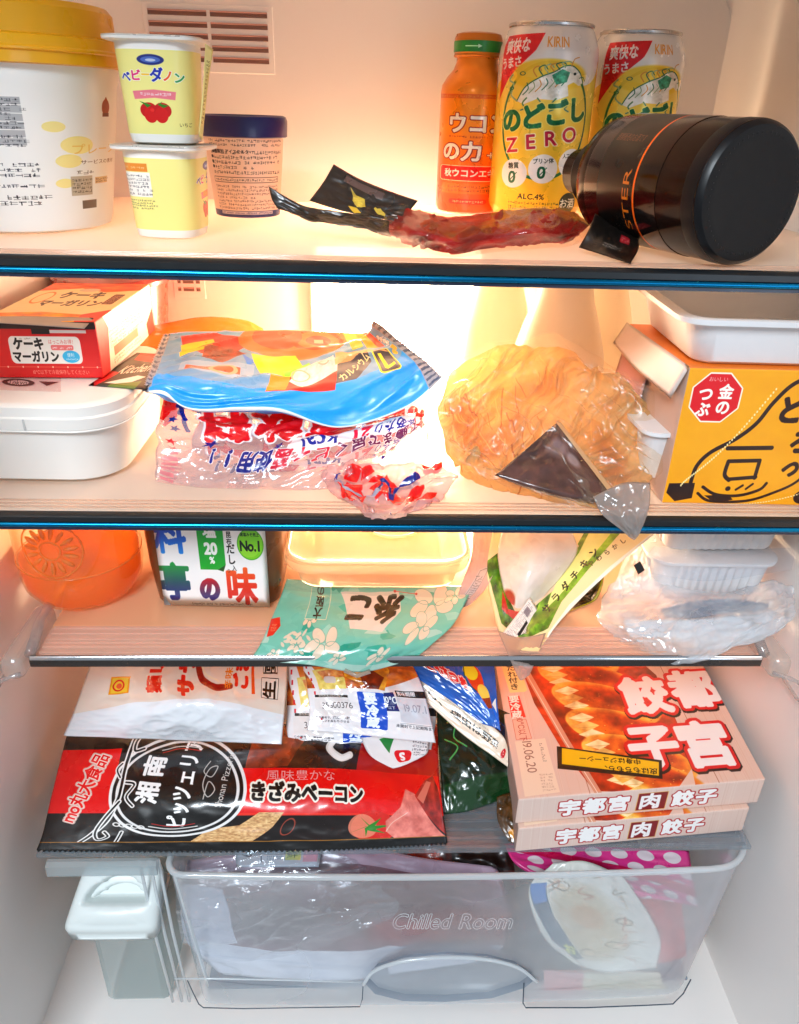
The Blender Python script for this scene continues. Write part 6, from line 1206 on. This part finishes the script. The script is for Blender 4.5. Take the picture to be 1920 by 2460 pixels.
c = Canvas(1000, 220, 'dcc4b0'); c.mottle(.04, 6, 3); c.rect(40, 20, 210, 120, 'd8c030'); c.micro(60, 36, 190, 104, 3, '8a7a20', .7, 3); c.text('だから、理由は野菜', 460, 110, 74, '2a2420', sx=.95, bold=.02); c.micro(380, 40, 700, 60, 1, '6a5a50', .7, 4); c.ell(880, 120, 40, 66, 'b02030', rot=30); c.text('Ca', 880, 120, 40, 'f0dcd0', rot=60)
CW = [[(818, 1415, -.070), (900, 1445, -.078), (990, 1505, -.090), (1068, 1565, -.100), (1084, 1600, -.105)], [(826, 1440, -.077), (900, 1490, -.090), (985, 1565, -.1035), (1050, 1612, -.111), (1084, 1637, -.114)]]
packet('cream_back', t, [[Zp(*p) for p in r] for r in CW], printed('topping back print', c, .3, .4, .2, 30), .003, 70, 16, wr=.0008, seed=92, floor=-.14)
# --- dark green bag
c = Canvas(420, 560, '18301c'); c.mottle(.25, 5, 5); c.curve([(60, 120), (120, 100), (90, 180), (160, 220)], 8, '5a8a5c'); c.curve([(40, 200), (110, 230), (60, 300)], 8, '5a8a5c'); c.ell(300, 130, 80, 80, '14284a', .9); c.ell(300, 130, 74, 74, '3a5a7a', ring=3); c.micro(200, 110, 230, 180, 3, '5a8a6a', .6, 3); c.poly([(0, 430), (200, 380), (420, 330), (420, 560), (0, 560)], '2a5230', .8)
t = thing('green_bag', 'dark green glossy plastic bag between the bacon pack and the dumpling boxes', 'food bag', (.055, .03, -.13))
packet('bag_film', t, [[Zp(930, 1480, -.098), Zp(1010, 1490, -.096), Zp(1105, 1530, -.104)], [Zp(934, 1570, -.112), Zp(1015, 1580, -.108), Zp(1108, 1600, -.116)], [Zp(940, 1650, -.126), Zp(1020, 1655, -.120), Zp(1112, 1655, -.128)], [Zp(948, 1738, -.1440), Zp(1010, 1728, -.1425), Zp(1112, 1690, -.136)]], printed('green bag print', c, .22, .6, .2, 40, .0015), .012, 44, 60, wr=.0018, seed=93, floor=Z4)
c = Canvas(120, 240, '5a4420'); c.mottle(.35, 4, 6); c.ell(60, 190, 26, 26, 'b8862c')
t = thing('brown_sachet', 'small brown and gold sachet standing at the left corner of the dumpling boxes', 'sachet', (.075, .0, -.14))
packet('sachet_film', t, [[Zp(1060, 1700, -.134), Zp(1090, 1690, -.132), Zp(1125, 1690, -.132)], [Zp(1062, 1750, -.142), Zp(1090, 1750, -.140), Zp(1125, 1745, -.140)], [Zp(1085, 1795, -.1485), Zp(1100, 1800, -.1485), Zp(1125, 1798, -.1485)]], printed('brown sachet print', c, .2, .7, .5, 50), .003, 20, 30, wr=.0014, seed=94, floor=Z4)

# --- two dumpling boxes
W, H = 1200, 1000; c = Canvas(W, H, 'c8aa9e'); zt = -.1025
_a, _b, _d = Zp(1106, 1706, zt), Zp(1634, 1662, zt), Zp(1058, 1425, zt); _X = _b - _a; _Y = (_d - _a) / np.linalg.norm(_d - _a) * .150
_M = np.linalg.inv(np.array([[_X[0], _Y[0]], [_X[1], _Y[1]]]))
def bq(x, y): s_, t_ = _M @ (Zp(x, y, zt) - _a)[:2]; return (s_ * W, (1 - t_) * H)
for k in range(70): x = rs.uniform(0, W); c.line([(x, 0), (x + rs.uniform(-12, 12), H)], rs.uniform(1, 3), ('b88c7c', 'd8b6a6', 'c09886')[k % 3], .45)
for x in (330, 640, 960): c.line([(x - 20, 0), (x + 8, H)], 4, '8a5c4c', .7)
pic = [bq(*p) for p in ((1095, 1380), (1330, 1380), (1400, 1440), (1440, 1530), (1470, 1600), (1475, 1660), (1440, 1690), (1320, 1700), (1270, 1690), (1200, 1600), (1140, 1500))]
c.poly(pic, '9c4214', tex=(7, 7, .3))
def dump(px, py, s):
    x, y = bq(px, py); x2, y2 = bq(px + 60 * s, py + 10 * s); ln = math.hypot(x2 - x, y2 - y); an = math.degrees(math.atan2(y2 - y, x2 - x)) + 8
    c.ell(x + ln * .3, y, ln * 2.1, ln * .95, 'd89a58', rot=an, soft=4); c.ell(x + ln * .45, y - ln * .12, ln * 1.75, ln * .68, 'b8642a', rot=an, soft=26); c.ell(x + ln * .7, y - ln * .2, ln * .95, ln * .34, '8c380f', .75, rot=an, soft=24)
    for q in range(16): c.ell(x + ln * rs.uniform(-.6, 1.6), y + ln * rs.uniform(-.5, .4), rs.uniform(2, 6), rs.uniform(2, 4), ('f0c890', '7a3010')[q % 2], .55)
    for q in range(5):                      # pleated edge
        yy = y + ln * (-.8 + q * .42); xx = x - ln * (1.5 - .1 * q); c.poly([(xx, yy), (xx + ln * .55, yy - ln * .22), (xx + ln * .95, yy + ln * .05), (xx + ln * .5, yy + ln * .28)], ('ecca9c', 'd8a870')[q % 2], .95); c.line([(xx + ln * .1, yy + ln * .1), (xx + ln * .9, yy + ln * .1)], 3, 'a86a34', .6)
for a_ in ((1200, 1400, .85), (1240, 1450, .9), (1275, 1500, .95), (1310, 1560, 1.0), (1345, 1618, 1.0), (1390, 1665, .85)): dump(*a_)
pm_ = Canvas(W, H, '000000', 0); pm_.poly(pic, 'ffffff'); nz_ = vnoise(H, W, 26, 22, 4, 77) * .6 + vnoise(H, W, 7, 7, 3, 5) * .4
c.p[..., :3] = np.clip(c.p[..., :3] * (1 + pm_.p[..., 3:4] * (nz_[..., None] - .5) * 1.0), 0, 1)
c.poly([bq(*p) for p in ((1476, 1640), (1490, 1700), (1300, 1712), (1268, 1688), (1440, 1692))], 'c8aa9e')
c.poly([bq(*p) for p in ((1108, 1395), (1095, 1395), (1125, 1450), (1200, 1580), (1275, 1702), (1290, 1700), (1215, 1580), (1140, 1450))], 'b88a78'); c.line([bq(1100, 1395), bq(1130, 1450), bq(1205, 1580), bq(1282, 1702)], 4, 'e0c4b4')
c.poly([bq(*p) for p in ((1063, 1400), (1103, 1398), (1125, 1472), (1120, 1476), (1088, 1478))], 'e6c690'); c.text('加えたれ付き', *bq(1092, 1432), 52, '3a2a1c', vert=True, bold=.02)
c.poly([bq(*p) for p in ((1083, 1485), (1108, 1484), (1122, 1530), (1092, 1532))], 'c43a24'); c.text('要冷蔵', *bq(1101, 1508), 58, 'f6e0d0', vert=True, bold=.03)
c.poly([bq(*p) for p in ((1094, 1536), (1122, 1535), (1134, 1575), (1102, 1578))], 'd4a494', edge=2, ec='b04a34'); c.text('10℃以下', *bq(1113, 1556), 44, '9a4030', rot=90)
c.poly([bq(*p) for p in ((1099, 1582), (1163, 1575), (1195, 1690), (1120, 1700))], 'dcbca8'); c.text('19.06.20', *bq(1130, 1614), 66, '8a6a60', rot=90); c.micro(*bq(1150, 1585), *bq(1164, 1625), 10, '4a3a34', .7, 2); x_, y_ = bq(1150, 1650); c.micro(x_, y_, x_ + 60, y_ + 110, 6, '9a8074', .7, 4)
big = [('宇', 1440, 1372, 200), ('都', 1490, 1470, 300), ('宮', 1514, 1588, 310), ('餃', 1385, 1484, 290), ('子', 1403, 1592, 290)]
for ch, x, y, s_ in big: x, y = bq(x, y); c.text(ch, x + 2, y + 12, s_, '2a0c0a', bold=.05, o=(24, '2a0c0a'), sx=.9)
for ch, x, y, s_ in big: x, y = bq(x, y); c.text(ch, x, y, s_, 'b41420', bold=.05, o=(20, 'b41420'), sx=.9)
for ch, x, y, s_ in big: x, y = bq(x, y); c.text(ch, x, y, s_, 'eadcd8', bold=.05, sx=.9)
c.poly([bq(*p) for p in ((1188, 1592), (1412, 1622), (1414, 1662), (1190, 1640))], '1e0c0a'); c.poly([bq(*p) for p in ((1199, 1596), (1406, 1626), (1406, 1655), (1199, 1630))], 'd4a41c')
c.text('皮はもちもち、', *bq(1340, 1642), 40, '1e0c0a', rot=190, bold=.02); c.text('中身はジューシー', *bq(1300, 1621), 38, '1e0c0a', rot=190, bold=.02)
gt = printed('dumpling box top', c, .42, .15, .04, 14, .001)
W, H = 1200, 170; c = Canvas(W, H, 'cbb0a6')
for k in range(60): x = rs.uniform(0, W); c.line([(x, 0), (x + 4, H)], rs.uniform(1, 3), ('b89a90', 'd8c2b8', 'bfa096')[k % 3], .5)
def sidetext(c, x0):
    for i, ch in enumerate('宇都宮'): c.text(ch, x0 + i * 118, 92, 108, 'f0e8e4', bold=.05, o=(7, '9a2028'))
    c.rect(x0 + 320, 32, x0 + 462, 150, '7c1a1e', edge=4, ec='c89a70'); c.text('肉', x0 + 391, 92, 112, 'f0e4e0', bold=.04)
    for i, ch in enumerate('餃子'): c.text(ch, x0 + 552 + i * 118, 92, 106, 'f0e8e4', bold=.05, o=(7, '9a2028'))
sidetext(c, 260); gs = printed('dumpling box side', c, .45, .1, .04, 14, .001); card = solid('dumpling card', 'b89a8e', .5, var=.15, vs=60)
def dumpling(label, z0, z1, FL, FR, BL, grp=True):
    a = Zp(*FL, z1); b = Zp(*FR, z1); d = Zp(*BL, z1); X = b - a; Y = (d - a); Y = Y / np.linalg.norm(Y) * .150
    O = a - A([0, 0, z1 - z0]); t = thing('dumpling_box', label, 'box', tuple(O + X * .5 + Y * .5), 'pair of dumpling boxes stacked on the drawer cover')
    carton('box_shell', t, O, X, Y, A([0, 0, z1 - z0]), {'*': card, 'front': gs, 'top': gt}, .0010)
    return t, O, X, Y
dumpling('lower pale dumpling box, mostly covered by the twin box on top of it', Z4 + .0004, -.1262, (1106, 1768), (1600, 1724), (1062, 1490))
tb_, O, X, Y = dumpling('upper dumpling box with big red and white characters and fried dumpling picture', -.1260, zt, (1106, 1706), (1634, 1662), (1058, 1425))

# ================================================================== food seen through the drawer
def inpack(name, label, cat, CT, cv, thick, seed, wr=.002, wf=(5, 4), film=None, gloss=.3):
    P_ = [[Yp(*p) for p in r] for r in CT]; m_ = sum(sum(r) for r in P_) / (len(P_) * len(P_[0]))
    t = thing(name, label, cat, (m_[0], m_[1], DZ0 + .004)); packet('wrapper', t, P_, printed(name + ' print', cv, gloss, .5, .4, 40, .002, film=film), thick, 50, 36, wr=wr, wf=wf, seed=seed, floor=DZ0 + .0045); return t
c = Canvas(700, 460, '7a6068'); c.mottle(.3, 4, 4, 3); c.ell(430, 190, 150, 90, '5a2c36', .8, soft=50); c.ell(470, 250, 70, 40, '902c3c', .7, soft=30); c.ell(180, 220, 140, 70, '4c343e', .8, soft=50); c.rect(0, 0, 700, 60, 'b0a8b4', .5)
c.ell(620, 240, 110, 60, '8a4438', .6, soft=50); c.poly([(0, 300), (200, 320), (450, 300), (700, 330), (700, 460), (0, 460)], 'ccd2de', .9); c.poly([(0, 90), (90, 120), (120, 300), (0, 340)], 'c4ccd8', .8); c.mottle(.12, 12, 9, 8)
mp_ = inpack('meat_tray_bag', 'greyish mauve meat in shiny clear film at the left inside the drawer', 'meat bag', [[(400, 1835, .010), (560, 1815, .012), (740, 1800, .014), (900, 1830, .012), (1060, 1850, .010)], [(385, 1920, -.008), (560, 1915, -.010), (740, 1910, -.012), (900, 1920, -.010), (1090, 1930, -.006)], [(400, 2010, -.018), (560, 2020, -.022), (740, 2030, -.022), (900, 2020, -.020), (1080, 2010, -.014)], [(470, 2080, -.026), (600, 2090, -.028), (740, 2092, -.028), (900, 2070, -.026), (1040, 2050, -.020)]], c, .03, 101, wr=.006, wf=(4, 4))
fw = clear('crinkled meat film', 'f8f9fc', .07, .12, 'eef4fc', bump=.7, bs=45, bd=.003, fmul=2, hazevar=14, stretch=(1, 2.5, 2.5))
packet('crinkled_film', mp_, [[Yp(385, 1828, .004), Yp(560, 1808, .004), Yp(700, 1818, .004), Yp(800, 1850, .006)], [Yp(375, 1920, -.016), Yp(560, 1910, -.020), Yp(700, 1920, -.020), Yp(850, 1940, -.016)], [Yp(388, 2010, -.024), Yp(500, 2050, -.029), Yp(650, 2030, -.030), Yp(760, 1990, -.026)]], fw, .002, 80, 60, wr=.004, wf=(5, 4), seed=103, open_back=True, cre=(8, 2, .9, .012))
c = Canvas(300, 140, 'b8c0cc'); c.text('09', 40, 60, 52, '3a4450', rot=90); c.line([(90, 20), (90, 110)], 4, '5a6472'); c.micro(110, 30, 170, 100, 5, '5a6472', .7, 2); c.rect(175, 40, 230, 100, 'b8c07a'); c.text('鮮', 202, 70, 40, '3c5a3c'); c.rect(238, 30, 290, 110, 'c89aa8')
packet('paper_label', mp_, [[Yp(500, 1800, .016), Yp(690, 1796, .014)], [Yp(505, 1850, -.004), Yp(680, 1850, -.004)]], printed('drawer label print', c, .4), .0006, 14, 8, wr=.0004)
c = Canvas(500, 300, '6a3424'); c.mottle(.35, 5, 4); c.ell(120, 60, 80, 50, 'b8502c', .8, soft=20); c.rect(250, 0, 500, 110, '2a1c14', .8)
inpack('brown_food_bag', 'reddish brown food bag in the middle of the drawer, near its top rim', 'food bag', [[(850, 1800, .050), (960, 1795, .050), (1090, 1800, .050)], [(850, 1860, .030), (970, 1880, .026), (1100, 1880, .026)], [(880, 1960, .010), (980, 1985, .006), (1100, 1980, .006)]], c, .02, 105, wr=.003)
c = Canvas(760, 360, 'd8508c')
for i in range(8):
    for j in range(4): c.ell(60 + i * 105 + (j % 2) * 50, 50 + j * 90, 34, 36, 'e8dcdc', .9)
c.poly([(0, 0), (760, 230), (760, 300), (0, 60)], 'b81458', .85)
inpack('polka_dot_bag', 'magenta bag with white polka dots, right side of the drawer', 'food bag', [[(1075, 1800, .030), (1200, 1800, .030), (1330, 1808, .028), (1470, 1815, .026)], [(1100, 1840, .014), (1220, 1850, .012), (1350, 1860, .010), (1480, 1880, .008)], [(1180, 1885, -.001), (1280, 1890, -.004), (1380, 1905, -.008), (1492, 1935, -.010)]], c, .02, 107, wr=.002)
c = Canvas(300, 460, 'b02a38'); c.mottle(.2, 4, 5)
inpack('red_bag', 'plain red food bag behind the white oval pack in the drawer', 'food bag', [[(1250, 1870, .010), (1350, 1875, .010), (1450, 1890, .010)], [(1300, 1960, -.004), (1390, 1960, -.004), (1460, 1970, -.002)], [(1350, 2060, -.014), (1420, 2055, -.014), (1465, 2040, -.012)]], c, .012, 109)
W, H = 460, 560; c = Canvas(W, H, 'dcd8cc'); c.mottle(.08, 4, 4)
c.ell(230, 300, 130, 190, 'b8a890', .8, soft=60); c.ell(240, 260, 60, 50, 'b48a6c', .6, soft=20)
for x, y, r in ((110, 110, 46), (150, 140, 50), (330, 400, 50), (200, 440, 46), (370, 260, 34)): c.curve([(x - r, y), (x - r * .3, y - r * .5), (x + r * .5, y - r * .2), (x + r * .2, y + r * .4), (x - r * .5, y + r * .3)], 7, '8a8478', closed=True); c.ell(x, y, r * .5, r * .3, 'd8bca4', .8)
for k in range(26):
    x, y = random.uniform(60, 400), random.uniform(40, 520); c.curve([(x, y), (x + random.uniform(-40, 40), y + random.uniform(-30, 30)), (x + random.uniform(-60, 60), y + random.uniform(-50, 50)), (x + random.uniform(-40, 40), y + random.uniform(-30, 60))], random.uniform(3, 7), ('8a8478', 'b09c84', 'a8786a', 'e8e4d8')[k % 4], .7)
c.poly([(0, 150), (70, 130), (150, 470), (60, 500)], '1f5c70'); c.poly([(0, 150), (70, 130), (85, 220), (20, 240)], '2c7cb0'); c.text('お', 105, 430, 60, 'd8e070', rot=20, bold=.03)
inpack('white_oval_pack', 'white pack with beige picture and blue band, tilted at the right inside the drawer', 'food pack', [[(1180, 1842, -.004), (1250, 1838, -.004), (1330, 1870, -.004)], [(1128, 1900, -.014), (1240, 1920, -.020), (1385, 1950, -.016)], [(1160, 2000, -.022), (1260, 2010, -.030), (1410, 2010, -.024)], [(1230, 2060, -.026), (1300, 2075, -.031), (1400, 2065, -.028)]], c, .014, 111, wr=.003)
c = Canvas(300, 120, 'd8d4bc'); c.mottle(.08, 3, 2); c.poly([(0, 0), (110, 0), (100, 120), (0, 120)], 'c89098', .8)
inpack('pale_pack', 'pale cream and pink pack lying at the drawer bottom, right of the grip', 'food pack', [[(1160, 2070, -.022), (1280, 2080, -.022), (1410, 2075, -.022)], [(1160, 2125, -.028), (1280, 2135, -.028), (1420, 2130, -.028)]], c, .012, 113)

bpy.data.objects.remove(_fo); bpy.data.curves.remove(_fc)
